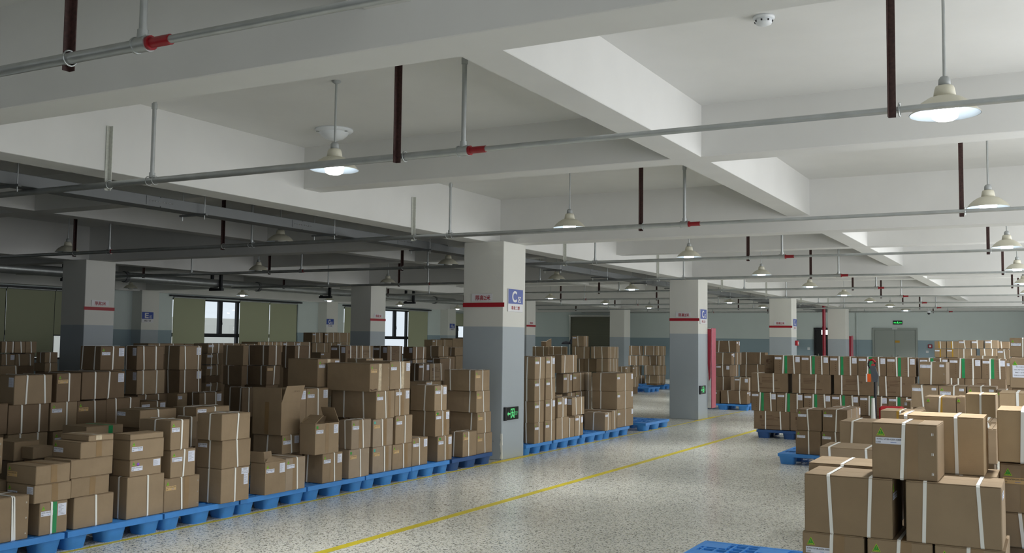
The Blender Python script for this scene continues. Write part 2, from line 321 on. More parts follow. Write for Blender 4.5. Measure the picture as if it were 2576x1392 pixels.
CARTONS=[
(4.162,4.487,6.24,6.616,0.135,0.436,'s.5','s.62 s.66m','','strapped carton in first stack from left of the aisle-side row',12,'F'),
(4.57,4.794,6.24,6.54,0.135,0.362,'','T L s.42 g.52 W','','bottom green-taped carton in second stack from left of the aisle-side row',12,'F'),
(4.523,4.817,6.24,6.544,0.362,0.491,'T L W','k.55','','middle taped carton in second stack from left of the aisle-side row',12,'F'),
(4.529,4.804,6.24,6.562,0.491,0.623,'T K','k.52','','top taped carton in second stack from left of the aisle-side row',12,'F'),
(4.847,5.192,6.24,6.54,0.135,0.364,'','s.55','','bottom strapped carton in third stack from left of the aisle-side row',12,'F'),
(4.817,5.146,6.24,6.54,0.364,0.503,'','k.55','','second taped carton in third stack from left of the aisle-side row',12,'F'),
(4.808,5.171,6.24,6.54,0.503,0.637,'','','','third brown carton in third stack from left of the aisle-side row',12,'F'),
(4.885,5.172,6.24,6.55,0.637,0.759,'T L','k.55','','fourth taped carton in third stack from left of the aisle-side row',12,'F'),
(4.951,5.171,6.24,6.557,0.759,0.803,'','c.4','','top taped carton in third stack from left of the aisle-side row',12,'F'),
(5.314,5.673,6.24,6.445,0.135,0.455,'s.55','s.55','','bottom strapped carton in fourth stack from left of the aisle-side row',12,'F'),
(5.333,5.636,6.24,6.434,0.455,0.584,'','T V L W','','second brown carton in fourth stack from left of the aisle-side row',12,'F'),
(5.329,5.658,6.24,6.437,0.584,0.736,'','T L','','third brown carton in fourth stack from left of the aisle-side row',12,'F'),
(5.326,5.651,6.24,6.424,0.736,0.782,'','','','top brown carton in fourth stack from left of the aisle-side row',12,'F'),
(5.677,6.048,6.24,6.57,0.135,0.4,'','T K s.48 k.62 m','','bottom strapped carton in fifth stack from left of the aisle-side row',12,'F'),
(5.734,5.994,6.24,6.54,0.4,0.623,'','T L s.52 W','','middle strapped carton in fifth stack from left of the aisle-side row',12,'F'),
(5.724,5.919,6.24,6.603,0.623,0.862,'s.5','T L s.58','','top strapped carton in fifth stack from left of the aisle-side row',12,'F'),
(6.223,6.555,6.17,6.462,0.135,0.425,'s.5','s.48 D','','bottom strapped carton in sixth stack from left of the aisle-side row',12,'F'),
(6.223,6.561,6.17,6.463,0.425,0.662,'L s.52','s.52','','middle strapped carton in sixth stack from left of the aisle-side row',12,'F'),
(6.21,6.547,6.17,6.456,0.662,0.887,'s.52','s.55','','top strapped carton in sixth stack from left of the aisle-side row',12,'F'),
(6.774,7.042,6.19,6.364,0.135,0.421,'','t T L W','flaps','open flapped carton in seventh stack from left of the aisle-side row',12,'F'),
(7.044,7.314,6.19,6.52,0.135,0.433,'','T L s.58 k.45 m','','strapped carton in eighth stack from left of the aisle-side row',12,'F'),
(7.361,7.613,6.52,6.892,0.42,0.601,'s.5','T L s.5 W','','lower strapped carton in stack right behind the open flapped carton',12,'F'),
(7.335,7.605,6.52,6.885,0.601,0.92,'k.5','','tall','upper tall open carton in stack right behind the open flapped carton',12,'F'),
(7.604,7.908,6.22,6.44,0.135,0.42,'s.15','T L t.45 s.58 W','','lower strapped carton in ninth stack from left of the aisle-side row',12,'F'),
(7.482,7.84,6.22,6.406,0.42,0.714,'','G L t.5 W','lid','upper half-open carton in ninth stack from left of the aisle-side row',12,'F'),
(7.999,8.333,6.21,6.51,0.135,0.422,'','G K s.55 m','','lower strapped carton in tenth stack from left of the aisle-side row',12,'F'),
(8.031,8.353,6.21,6.371,0.422,0.714,'s.5','T L s.58 k.45 m','','upper strapped carton in tenth stack from left of the aisle-side row',12,'F'),
(8.433,8.773,6.24,6.54,0.135,0.407,'','C K s.6 k.75','','lower strapped carton in eleventh stack from left of the aisle-side row',12,'F'),
(8.43,8.787,6.24,6.54,0.407,0.696,'','C K s.45 k.6','','upper strapped carton in eleventh stack from left of the aisle-side row',12,'F'),
(8.475,8.808,6.24,6.827,0.696,0.988,'s.28 s.72','T L s.5 k.7','','strapped carton, bridging ninth to eleventh aisle-side stacks, lower',12,'F'),
(8.815,9.092,6.24,6.54,0.709,0.995,'','L s.3 k.5 W m','','strapped carton, beside the lower bridging carton, above twelfth aisle-side stack',12,'F'),
(8.357,8.707,6.24,6.803,0.988,1.279,'','T K c.5 m','dent','dented carton, long and dented, bridging above ninth to eleventh aisle-side stacks',12,'F'),
(8.727,9.109,6.25,6.67,0.995,1.297,'','T L s.5 c.62 W','','strapped carton, right of the long dented carton atop the aisle-side row',12,'F'),
(8.786,9.152,6.24,6.57,0.135,0.403,'','T K s.55 k.7','','lower strapped carton in twelfth stack from left of the aisle-side row',12,'F'),
(8.834,9.152,6.24,6.54,0.403,0.708,'','T L s.55','','upper strapped carton in twelfth stack from left of the aisle-side row',12,'F'),
(9.16,9.465,6.24,6.57,0.135,0.44,'','T L s.45 W','','strapped carton in thirteenth stack from left of the aisle-side row',12,'F'),
(9.675,9.983,6.24,6.384,0.135,0.423,'','O L s.5 k.7 W','','bottom strapped carton in fourteenth stack from left of the aisle-side row',12,'F'),
(9.617,9.922,6.24,6.593,0.423,0.717,'s.58','O L s.5 k.7 W','','middle strapped carton in fourteenth stack from left of the aisle-side row',12,'F'),
(9.594,9.855,6.24,6.577,0.717,1.009,'s.6','T L s.55 W','','top strapped carton in fourteenth stack from left of the aisle-side row',12,'F'),
(10.198,10.522,6.22,6.4,0.135,0.432,'s.3','T K s.4','','strapped carton in fifteenth stack from left of the aisle-side row',12,'F'),
(10.566,10.935,6.24,6.74,0.135,0.383,'','T K s.5','','bottom strapped carton in sixteenth stack from left of the aisle-side row',12,'F'),
(10.565,10.901,6.24,6.634,0.383,0.644,'s.78','T K s.55','','second strapped carton in sixteenth stack from left of the aisle-side row',12,'F'),
(10.536,10.867,6.24,6.66,0.644,0.909,'s.77','T K s.5','','third strapped carton in sixteenth stack from left of the aisle-side row',12,'F'),
(10.497,10.853,6.24,6.689,0.909,1.165,'s.2 s.83','T K s.5','','top strapped carton in sixteenth stack from left of the aisle-side row',12,'F'),
(8.257,8.621,6.85,7.263,1.02,1.317,'','T L c.5 W','','taped carton, large and deep, high up left of the long dented carton',1,'K'),
(7.936,8.28,6.72,7.12,0.62,1.019,'','T L s.52 W','','strapped carton under the large deep carton, with long label and strap',1,'K'),
(7.71,7.93,6.72,7.12,0.62,1.021,'','W','','brown carton with tall sheet, peeking right of the tall open carton',1,'K'),
(9.032,9.349,6.8,7.069,1.226,1.314,'s.5','s.4','','strapped carton behind the long dented carton, only its top showing',1,'K'),
(10.179,10.573,6.75,7.002,0.919,1.021,'','L s.3','','strapped carton, low behind thirteenth aisle-side stack',1,'K'),
(6.026,6.432,6.95,7.25,0.743,0.896,'L','s.5','','strapped carton behind top of fifth aisle-side stack',1,'K'),
(6.477,6.885,6.75,7.05,0.777,0.903,'s.5','s.55 L','','strapped carton, peeking above sixth aisle-side stack from behind',1,'K'),
(6.359,6.442,6.7,6.865,0.567,0.832,'','s.2','','strapped carton in shadow between fifth and sixth aisle-side stacks',1,'K'),
(5.489,5.853,6.95,7.25,0.718,0.792,'','g.65','','green-taped carton, flat, green-taped on top, behind third aisle-side stack',1,'K'),
(4.815,5.029,6.9,7.2,0.583,0.728,'','','','brown carton, unlabelled, behind first aisle-side stack under dark rows',1,'K'),
(4.868,5.036,6.75,6.89,0.602,0.693,'','','','brown carton, low, in shadow between second and third aisle-side stacks',1,'K'),
(4.411,4.519,6.6,7,0.548,0.805,'','m','','brown carton, cut by left picture edge, with staple marks',1,'K'),
(4.439,4.572,6.62,6.92,0.361,0.498,'','','','brown carton, cut by left picture edge, lowest behind first stack',1,'K'),
(5.629,6.007,8.1,8.4,0.913,1.176,'W','s.32 s.8','','top strapped carton in leftmost shaded stack of second row',10,'S'),
(5.584,5.984,8.1,8.55,0.656,0.914,'','s.32 s.76','','middle strapped carton in leftmost shaded stack of second row',10,'S'),
(5.2,5.577,8.1,8.55,0.663,0.934,'','s.6','','strapped carton of shaded second row, cut by left picture edge',10,'S'),
(5.589,5.981,8.1,8.55,0.378,0.654,'','s.3 s.74','','bottom strapped carton in leftmost shaded stack of second row',10,'S'),
(6.056,6.316,8.1,8.4,0.917,1.184,'','T K s.5','','top strapped carton in second shaded stack of second row',10,'S'),
(6.327,6.82,8.1,8.55,0.927,1.189,'','s.3 s.62 W','','upper strapped carton in third shaded stack of second row',10,'S'),
(6.003,6.285,8.1,8.4,0.653,0.918,'','T L s.6','','middle strapped carton in second shaded stack of second row',10,'S'),
(6.288,6.614,8.1,8.55,0.657,0.915,'','T K s.6','','lower strapped carton in third shaded stack of second row',10,'S'),
(6.616,7.018,8.1,8.55,0.664,0.926,'','s.28 s.7','','strapped carton in shaded second row, left of the knee-high strapped pair',10,'S'),
(6.041,6.35,8.1,8.4,0.394,0.649,'','T L s.6','','bottom strapped carton in second shaded stack of second row',10,'S'),
(7.049,7.357,8.75,9.07,1.177,1.427,'s.12 s.72','T L s.5 W','','strapped carton with warning triangle beside the shaded left pillar',10,'S'),
(7.517,7.888,8.75,8.936,1.167,1.43,'s.12 W','s.25 s.7','','top strapped carton in tall shaded stack just right of warning-triangle carton',10,'S'),
(7.529,7.911,8.75,8.931,0.901,1.163,'W','s.22 s.7','','middle strapped carton in tall shaded stack just right of warning-triangle carton',10,'S'),
(7.545,7.93,8.75,9.15,0.747,0.898,'','s.28 s.75','','bottom strapped carton in tall shaded stack just right of warning-triangle carton',10,'S'),
(7.244,7.581,8.35,8.65,0.582,0.854,'','L s.65 W','','strapped carton, small, two labels, in front of tall shaded stack',10,'S'),
(8.117,8.451,8.75,8.996,1.158,1.432,'s.3','s.25 s.85 W','','upper strapped carton in tall shaded stack ending with white sheet at corner',10,'S'),
(8.128,8.463,8.75,8.977,0.884,1.158,'s.2','s.22 s.85 W','','lower strapped carton in tall shaded stack ending with white sheet at corner',10,'S'),
(8.196,8.544,8.5,8.698,0.577,0.904,'s.5','s.25 s.72 W','','strapped carton, short, in front of tall shaded stack with corner sheet',10,'S'),
(7.966,8.111,8.6,8.773,0.587,0.901,'','L','','brown carton, narrow, left of the short shaded carton',10,'S'),
(10.186,10.44,9.3,9.739,1.162,1.431,'s.2 s.78','s.55','','upper strapped carton in dark strapped stack left of the tall open carton',10,'S'),
(10.151,10.417,9.3,9.731,0.899,1.155,'s.2 s.78','s.55 K','','lower strapped carton in dark strapped stack left of the tall open carton',10,'S'),
(9.964,10.064,9.55,9.921,1.16,1.427,'s.2','','','upper strapped carton behind left of the dark strapped stack',10,'S'),
(9.945,10.045,9.55,9.89,0.898,1.153,'s.3','','','lower strapped carton behind left of the dark strapped stack',10,'S'),
(8.976,9.162,8.6,8.905,0.571,0.929,'s.35 s.9','s.6','','strapped carton, low in front of dark strapped stack',10,'S'),
(11.421,11.714,10.3,10.734,0.768,1.123,'s.5','','','strapped carton in gap right of dark strapped stack',10,'S'),
(10.825,11.169,9.4,9.638,1.116,1.426,'s.3','s.22 s.88','','strapped carton behind the large deep carton, two straps',10,'S'),
(11.462,11.781,9,9.277,1.17,1.432,'L W s.6','s.35 s.8 P','','strapped carton, left of middle pillar row, sheet on dark end',10,'S'),
(11.788,12.117,9,9.45,1.165,1.432,'','s.2 s.75 P','','strapped carton, printed, beneath the second shaded pillar',10,'S'),
(12.486,12.89,9,9.274,1.155,1.429,'L W s.5','s.22 s.82 P','','strapped carton, printed, right under the right shaded pillar window',10,'S'),
(13.176,13.566,9,9.191,1.22,1.417,'W','s.25 s.78','','upper strapped carton in shaded stack nearest right shaded window',10,'S'),
(13.182,13.573,9,9.191,0.998,1.215,'W','s.25 s.78','','lower strapped carton in shaded stack nearest right shaded window',10,'S'),
(14.295,14.73,9.2,9.474,0.821,1.212,'L s.5','s.72','','strapped carton, tallest left of the sign pillar in second row',10,'S'),
(12.611,12.909,8.5,8.645,0.9,1.168,'s.5','L s.4 W','','strapped carton, labelled, front low pair left of sign pillar',10,'S'),
(12.92,13.305,8.5,8.85,0.891,1.163,'','s.3 s.82 P','','strapped carton, printed, front low pair left of sign pillar',10,'S'),
(10.937,11.247,11.2,11.5,1.288,1.437,'','s.3 L s.7','','top strapped carton in dark gap left of the dark strapped stack',3,'T'),
(10.917,11.24,11.2,11.5,1.121,1.284,'','s.3 L s.7','','third strapped carton in dark gap left of the dark strapped stack',3,'T'),
(10.919,11.234,11.2,11.5,0.953,1.111,'','s.3 L s.7','','second strapped carton in dark gap left of the dark strapped stack',3,'T'),
(10.915,11.245,11.2,11.5,0.717,0.845,'','s.3 L s.7','','bottom strapped carton in dark gap left of the dark strapped stack',3,'T'),
(17.798,18.19,11.5,11.818,1.172,1.396,'s.4','s.5','','upper strapped carton, dark, left of sign pillar, deep',3,'T'),
(17.831,18.466,11.5,11.828,0.823,1.167,'s.4','s.5','','lower strapped carton, dark, left of sign pillar, deep',3,'T'),
(18.62,18.982,11.6,11.771,1.184,1.366,'s.4','','','upper strapped carton, dark, touching sign pillar edge, deep',3,'T'),
(18.653,18.987,11.6,11.737,0.802,1.177,'','','','lower brown carton, dark, touching sign pillar edge, deep',3,'T'),
(10.166,10.389,15,15.286,1.237,1.421,'','s.35 s.9','','upper strapped carton in far dark stack at left edge under blinds',3,'T'),
(10.398,10.589,15,15.45,1.235,1.422,'','s.6','','upper strapped carton in second far dark stack under blinds',3,'T'),
(10.597,10.798,15,15.45,1.234,1.423,'','s.5','','strapped carton in third far dark stack under blinds',3,'T'),
(9.973,10.205,14.7,14.981,1.035,1.223,'','s.35 W','','lower strapped carton in far dark stack at left edge under blinds',3,'T'),
(10.213,10.543,14.7,15.15,1.031,1.221,'','s.2 s.8','','lower strapped carton in second far dark stack under blinds',3,'T'),
(10.379,10.609,14.2,14.414,1.09,1.259,'s.5','s.4','','upper strapped carton, far, below bright slit beside left shaded pillar',3,'T'),
(10.388,10.617,14.2,14.474,0.951,1.087,'','s.4','','lower strapped carton, far, below bright slit beside left shaded pillar',3,'T'),
(8.465,8.721,12.5,12.773,0.99,1.111,'','s.9','','strapped carton, dark, cut by left edge above leftmost shaded stack',3,'T'),
(19.997,20.424,16.8,17.1,1.418,1.676,'','s.3 L s.7','','upper strapped carton in left column of olive stack beside second shaded pillar',5,'U'),
(20.498,20.971,16.8,17.25,1.42,1.682,'','s.25 s.75 L','','upper strapped carton in middle column of olive stack beside second shaded pillar',5,'U'),
(20.979,21.56,16.8,17.25,1.422,1.688,'','s.25 s.8','','upper strapped carton in right column of olive stack touching second shaded pillar',5,'U'),
(20.007,20.663,16.8,17.1,1.156,1.413,'','s.25 s.75','','lower strapped carton in left column of olive stack beside second shaded pillar',5,'U'),
(20.675,21.002,16.8,17.25,1.152,1.415,'','s.3','','lower strapped carton in middle column of olive stack beside second shaded pillar',5,'U'),
(21.011,21.548,16.8,17.25,1.151,1.417,'','s.3 L s.8','','lower strapped carton in right column of olive stack touching second shaded pillar',5,'U'),
(18.411,18.772,15.2,15.5,0.97,1.198,'','L','','brown carton, small, labelled, in front of the olive stack',5,'U'),
(14.747,15.207,14.2,14.65,1.24,1.405,'','s.3 s.8','','strapped carton, first of low row below the closed blinds, from left',8,'V'),
(15.22,15.467,14.2,14.65,1.237,1.444,'','s.3 s.8','','strapped carton, second, pale, of low row below the closed blinds, from left',8,'V'),
(15.473,15.686,14.2,14.65,1.236,1.445,'','s.3 s.8','','strapped carton, third, pale, of low row below the closed blinds, from left',8,'V'),
(15.695,15.964,14.2,14.65,1.235,1.446,'','s.3 s.8','','strapped carton, fourth, pale, of low row below the closed blinds, from left',8,'V'),
(15.974,16.379,14.2,14.65,1.234,1.447,'','s.25 L s.9','','strapped carton, fifth of low row below the closed blinds, from left',8,'V'),
(16.389,16.859,14.2,14.65,1.232,1.449,'','s.25 L s.9','','strapped carton, sixth of low row below the closed blinds, from left',8,'V'),
(14.089,14.732,14.2,14.65,1.243,1.414,'','s.3 s.7','','strapped carton of low row directly below the bright left window',8,'V'),
(12.704,13.545,14.5,14.9,1.208,1.403,'','s.3 s.7','','strapped carton of low row left of the bright left window',8,'V'),
(13.565,14.043,14.5,14.9,1.172,1.396,'','s.5','','strapped carton of low row under left blind edge',8,'V'),
(25.194,25.765,16.5,16.8,1.327,1.527,'','s.4 L','','upper strapped carton in pinkish heap by H sign, left column',9,'W'),
(25.776,26.324,16.5,16.95,1.327,1.536,'','s.2','','upper strapped carton in pinkish heap by H sign, middle column',9,'W'),
(26.341,27.026,16.5,16.95,1.295,1.578,'','','','brown carton, largest atop pinkish heap by H sign',9,'W'),
(25.2,25.771,16.5,16.8,1.081,1.323,'','s.4','','lower strapped carton in pinkish heap by H sign, left column',9,'W'),
(25.783,26.331,16.5,16.95,1.076,1.324,'','s.2','','lower strapped carton in pinkish heap by H sign, middle column',9,'W'),
(19.015,19.486,12.6,12.9,1.063,1.238,'','s.4 L','','strapped carton, small, in front of pinkish heap',9,'W'),
(12.061,12.326,6.22,6.378,0.135,0.416,'s.2','T L s.5','','bottom strapped carton in stack touching right side of C sign pillar',13,'E'),
(12.059,12.339,6.22,6.381,0.416,0.712,'s.2','T L s.5','','second strapped carton in stack touching right side of C sign pillar',13,'E'),
(12.052,12.348,6.22,6.381,0.712,1.011,'s.25','T L s.5','','third strapped carton in stack touching right side of C sign pillar',13,'E'),
(12.055,12.362,6.22,6.379,1.011,1.313,'s.25','T L s.5','','top strapped carton in stack touching right side of C sign pillar',13,'E'),
(12.386,12.7,6.22,6.67,0.135,0.424,'','T L s.6','','bottom strapped carton in second stack right of C sign pillar',13,'E'),
(12.39,12.694,6.22,6.67,0.424,0.719,'','T L s.6 W','','second strapped carton in second stack right of C sign pillar',13,'E'),
(12.394,12.693,6.22,6.67,0.719,1.015,'','T L s.6','','third strapped carton in second stack right of C sign pillar',13,'E'),
(12.393,12.676,6.22,6.67,1.015,1.319,'','T L s.6 W','','top strapped carton in second stack right of C sign pillar',13,'E'),
(12.742,13.143,6.22,6.62,0.135,0.44,'','s.45','','lower strapped carton in third stack right of C sign pillar',13,'E'),
(12.774,13.081,6.22,6.52,0.44,0.727,'','T L s.55 W','','upper strapped carton in third stack right of C sign pillar',13,'E'),
(13.154,13.343,6.22,6.62,0.135,0.414,'','s.1','','strapped carton, narrow, with one strap, third pallet stack gap',13,'E'),
(13.365,13.654,6.22,6.62,0.135,0.43,'','L s.5 W','','strapped carton at right corner of second pallet beyond pillar',13,'E'),
(13.433,13.867,6.3,6.6,0.431,0.697,'W','s.3 s.75','','strapped carton with grey side sheet, on second pallet beyond pillar',13,'E'),
(13.985,14.568,6.75,7.05,1.035,1.316,'','s.2 s.75','','strapped carton, unlabelled, highest behind third stack beyond pillar',13,'E'),
(14.374,14.705,6.9,7.033,0.705,1.009,'','T L s.5 W','','strapped carton, labelled twice, behind third stack beyond pillar',13,'E'),
(14.737,15.194,6.9,7.2,0.717,1.014,'','T L s.65','','upper strapped carton, narrow, middle column behind third stack',13,'E'),
(15.448,15.703,7,7.3,0.7,1.008,'','s.4','','upper strapped carton, right column behind third stack beyond pillar',13,'E'),
(14.541,14.819,6.9,7.2,0.326,0.698,'','s.5','','strapped carton, dim, low behind third stack beyond pillar',13,'E'),
(14.845,15.212,6.9,7.25,0.348,0.707,'','T L s.6','','lower strapped carton, narrow, middle column behind third stack',13,'E'),
(15.446,15.708,7,7.35,0.308,0.694,'','s.5','','lower strapped carton, right column behind third stack beyond pillar',13,'E'),
(13.718,13.923,6.7,7,0.373,0.709,'','','','brown carton, tiny corner left behind third stack',13,'E'),
(14.435,14.701,6.2,6.556,0.135,0.417,'s.45','L s.45','','strapped carton, single low, front of fourth loaded pallet',13,'E'),
(14.721,14.906,6.2,6.7,0.135,0.435,'','s.5','','strapped carton, single low, behind the front one on fourth pallet',13,'E'),
(15.078,15.775,6.26,6.693,0.135,0.431,'s.95','T L s.5 W','','bottom strapped carton in last stack before the empty pallet',13,'E'),
(15.067,15.764,6.26,6.705,0.431,0.724,'s.35','T L s.5 W','','middle strapped carton in last stack before the empty pallet',13,'E'),
(15.056,15.761,6.26,6.702,0.724,1.018,'s.35','T L s.5 W','','top strapped carton in last stack before the empty pallet',13,'E'),
(23.914,24.638,10.2,10.683,1.09,1.401,'s.2 s.65','s.25 s.65 s.92','','top strapped carton in right column of mid-distance dark stack',6,'H'),
(23.954,24.023,10.75,11.249,1.079,1.393,'s.2 s.7','','','upper strapped carton in middle column of mid-distance dark stack',6,'H'),
(23.918,24.62,10.2,10.53,0.746,1.085,'s.5','s.2 s.55 s.8','','middle strapped carton in right column of mid-distance dark stack',6,'H'),
(24.284,24.346,10.7,11.052,0.725,1.072,'s.4','','','lower strapped carton in middle column of mid-distance dark stack',6,'H'),
(24.247,24.647,11.05,11.217,0.717,1.065,'s.3','','','strapped carton in left column of mid-distance dark stack',6,'H'),
(23.944,24.756,10.2,10.539,0.432,0.742,'','s.3 s.7','','bottom strapped carton in right column of mid-distance dark stack',6,'H'),
(25.237,25.289,12.6,13.103,1.06,1.37,'s.2 s.7','','','strapped carton, leftmost atop mid-distance stacks beside sign pillar',6,'H'),
(25.599,25.662,12.2,12.72,1.064,1.375,'s.2 s.7','','','strapped carton, second from left atop mid-distance stacks',6,'H'),
(23.964,24.264,10.917,11.256,1.393,1.674,'L s.5','s.5','','strapped carton, alone on top before the grey roller blind',6,'H'),
(25.493,25.839,12.8,12.958,1.374,1.513,'','','rag','ragged carton, ragged, half open, atop leftmost mid-distance stack',6,'H'),
(30.337,30.716,11.25,11.681,1.103,1.41,'s.15 s.8','s.5','','top strapped carton in front column of far pallet stack by second pillar',6,'I'),
(30.543,30.926,11.25,11.591,0.778,1.091,'s.15 s.8','s.5','','third strapped carton in front column of far pallet stack by second pillar',6,'I'),
(30.371,30.779,11.25,11.681,0.47,0.773,'s.15 s.8','s.5','','second strapped carton in front column of far pallet stack by second pillar',6,'I'),
(30.431,30.841,11.25,11.638,0.196,0.458,'s.3','s.5','','bottom strapped carton in front column of far pallet stack by second pillar',6,'I'),
(31.051,31.12,12,12.481,1.084,1.401,'s.2 s.8','','','top strapped carton in left column of far pallet stack by second pillar',6,'I'),
(30.656,30.723,12,12.343,0.759,1.077,'s.2 s.8','','','third strapped carton in left column of far pallet stack by second pillar',6,'I'),
(30.914,30.982,12,12.289,0.436,0.747,'s.2 s.8','','','second strapped carton in left column of far pallet stack by second pillar',6,'I'),
(31.233,31.303,12,12.482,0.146,0.417,'s.2 s.8','','','bottom strapped carton in left column of far pallet stack by second pillar',6,'I'),
(30.569,30.609,11.61,11.955,0.774,1.084,'s.45','','','strapped carton in centre column of far pallet stack',6,'I'),
(30.801,31.28,11.27,11.67,1.093,1.406,'','s.5','','top strapped carton in right rear column of far pallet stack',6,'I'),
(31.011,31.221,11.27,11.67,0.77,1.087,'','s.5','','third strapped carton in right rear column of far pallet stack',6,'I'),
(30.864,31.314,11.27,11.67,0.457,0.764,'','s.5','','second strapped carton in right rear column of far pallet stack',6,'I'),
(30.925,31.255,11.27,11.67,0.179,0.445,'','s.5','','bottom strapped carton in right rear column of far pallet stack',6,'I'),
(26.833,27.222,10.9,11.115,0.506,0.813,'s.5','L s.5','','upper strapped carton in left small stack by far pallet stack',6,'J'),
(27.41,27.874,10.9,11.2,0.5,0.803,'','L s.6','','upper strapped carton in right small stack by far pallet stack',6,'J'),
(26.813,27.314,10.9,11.055,0.195,0.505,'','s.5','','lower strapped carton in left small stack by far pallet stack',6,'J'),
(27.379,27.884,10.9,11.2,0.198,0.499,'','s.5','','lower strapped carton in right small stack by far pallet stack',6,'J'),
(22.45,22.722,6.14,6.751,0.15,0.442,'s.28 s.72','L W','','lower strapped carton in front column on pallet beyond red cabinet',11,'L'),
(22.5,22.85,6.791,6.934,0.135,0.423,'L','','','bottom brown carton in left column right beside the red cabinet',11,'L'),
(22.55,22.745,6.14,6.464,0.443,0.745,'L s.4 W','s.5','','upper strapped carton in front column on pallet beyond red cabinet',11,'L'),
(22.8,23.1,6.622,6.977,0.422,0.746,'s.5','','','second strapped carton in left column right beside the red cabinet',11,'L'),
(22.8,23.1,6.643,6.976,0.75,1.022,'L s.5 W','','','third strapped carton in left column right beside the red cabinet',11,'L'),
(23.2,23.639,6.677,6.754,0.739,1.014,'','s.6','','lower strapped carton behind left column beside the red cabinet',11,'L'),
(22.8,23.035,6.601,6.976,1.028,1.31,'s.45','L W','','fourth strapped carton in left column right beside the red cabinet',11,'L'),
(23.35,23.896,6.664,6.686,1.017,1.306,'','s.3 s.8','','upper strapped carton behind left column beside the red cabinet',11,'L'),
(22.8,23.087,6.484,6.975,1.317,1.588,'s.15 s.65','L W','','top strapped carton in left column right beside the red cabinet',11,'L'),
(24.2,24.5,6.177,6.749,1.023,1.315,'s.2 s.8','','','top strapped carton in rear row between red cabinet and green-taped wall',11,'L'),
(24.2,24.5,6.178,6.798,0.721,1.017,'s.25 s.72','','','middle strapped carton in rear row between red cabinet and green-taped wall',11,'L'),
(24.2,24.5,6.18,6.822,0.405,0.715,'s.3','','','bottom strapped carton in rear row between red cabinet and green-taped wall',11,'L'),
(16.25,16.67,3.756,4.334,0.14,0.438,'P s.33 s.75','','','strapped carton, first from left, lowest row of the green-taped carton wall',14,'G'),
(16.25,16.67,3.257,3.744,0.14,0.438,'P s.33 s.75','','','strapped carton, second from left, lowest row of the green-taped carton wall',14,'G'),
(16.25,16.67,3.965,4.377,0.436,0.738,'L s.35 g.45 Q s.78 W','','','green-taped carton, first from left, second row of the green-taped carton wall',14,'G'),
(16.25,16.67,3.54,3.957,0.436,0.738,'L s.35 g.45 Q s.78 W','','','green-taped carton, second from left, second row of the green-taped carton wall',14,'G'),
(16.25,16.67,3.108,3.53,0.436,0.738,'L s.35 g.45 Q s.78 W','','','green-taped carton, third from left, second row of the green-taped carton wall',14,'G'),
(16.25,16.67,2.686,3.099,0.436,0.738,'L s.35 g.45 Q s.78 W','','','green-taped carton, fourth from left, second row of the green-taped carton wall',14,'G'),
(16.25,16.67,2.26,2.676,0.436,0.738,'L s.35 g.45 Q s.78 W','','','green-taped carton, fifth from left, second row of the green-taped carton wall',14,'G'),
(16.25,16.67,1.897,2.253,0.436,0.738,'L s.35 g.45 Q s.78 W','','','green-taped carton, sixth from left, second row of the green-taped carton wall',14,'G'),
(16.25,16.67,3.788,4.376,0.745,1.053,'P s.2 s.62','','','strapped carton, first from left, third row of the green-taped carton wall',14,'G'),
(16.25,16.67,3.113,3.71,0.745,1.053,'P s.2 s.62','','','strapped carton, second from left, third row of the green-taped carton wall',14,'G'),
(16.25,16.67,2.465,3.057,0.745,1.053,'P s.2 s.62','','','strapped carton, third from left, third row of the green-taped carton wall',14,'G'),
(16.25,16.67,1.864,2.383,0.745,1.053,'P s.2 s.62','','','strapped carton, fourth from left, third row of the green-taped carton wall',14,'G'),
(16.25,16.67,1.173,1.395,0.745,1.053,'P s.2 s.62','','','strapped carton, fifth from left, third row of the green-taped carton wall',14,'G'),
(16.25,16.67,0.621,1.164,0.745,1.053,'P s.2 s.62','','','strapped carton, sixth from left, third row of the green-taped carton wall',14,'G'),
(16.25,16.67,3.576,4,1.052,1.347,'L s.35 g.45 Q s.75 W','','','green-taped carton, first from left, top row of the green-taped carton wall',14,'G'),
(16.25,16.67,3.135,3.568,1.052,1.347,'L s.35 g.45 Q s.75 W','','','green-taped carton, second from left, top row of the green-taped carton wall',14,'G'),
(16.25,16.67,2.699,3.123,1.052,1.347,'L s.35 g.45 Q s.75 W','','','green-taped carton, third from left, top row of the green-taped carton wall',14,'G'),
(16.25,16.67,2.276,2.692,1.052,1.347,'L s.35 g.45 Q s.75 W','','','green-taped carton, fourth from left, top row of the green-taped carton wall',14,'G'),
(16.25,16.67,1.849,2.269,1.052,1.347,'L s.35 g.45 Q s.75 W','','','green-taped carton, fifth from left, top row of the green-taped carton wall',14,'G'),
(16.25,16.67,1.391,1.8,1.052,1.347,'L s.35 g.45 Q s.75 W','','','green-taped carton, sixth from left, top row of the green-taped carton wall',14,'G'),
(16.25,16.67,0.943,1.383,1.052,1.347,'L s.35 g.45 Q s.75 W','','','green-taped carton, seventh from left, top row of the green-taped carton wall',14,'G'),
(16.25,16.67,0.616,0.936,1.052,1.347,'L s.35 g.45 Q s.75 W','','','green-taped carton, eighth from left, top row of the green-taped carton wall',14,'G'),
(16.45,16.75,4.054,4.205,1.052,1.347,'P','','','brown carton, dark end-on, left end atop the green-taped carton wall',14,'G'),
(12.95,13.45,2.607,2.916,0.135,0.436,'T L s.52','','','lower strapped carton, left column of the pallet before the carton wall',2,'M'),
(12.95,13.45,2.3,2.597,0.135,0.436,'T L s.6','','','lower strapped carton, right column of the pallet before the carton wall',2,'M'),
(12.95,13.45,2.593,2.9,0.436,0.704,'T L s.45','','','upper strapped carton, left column of the pallet before the carton wall',2,'M'),
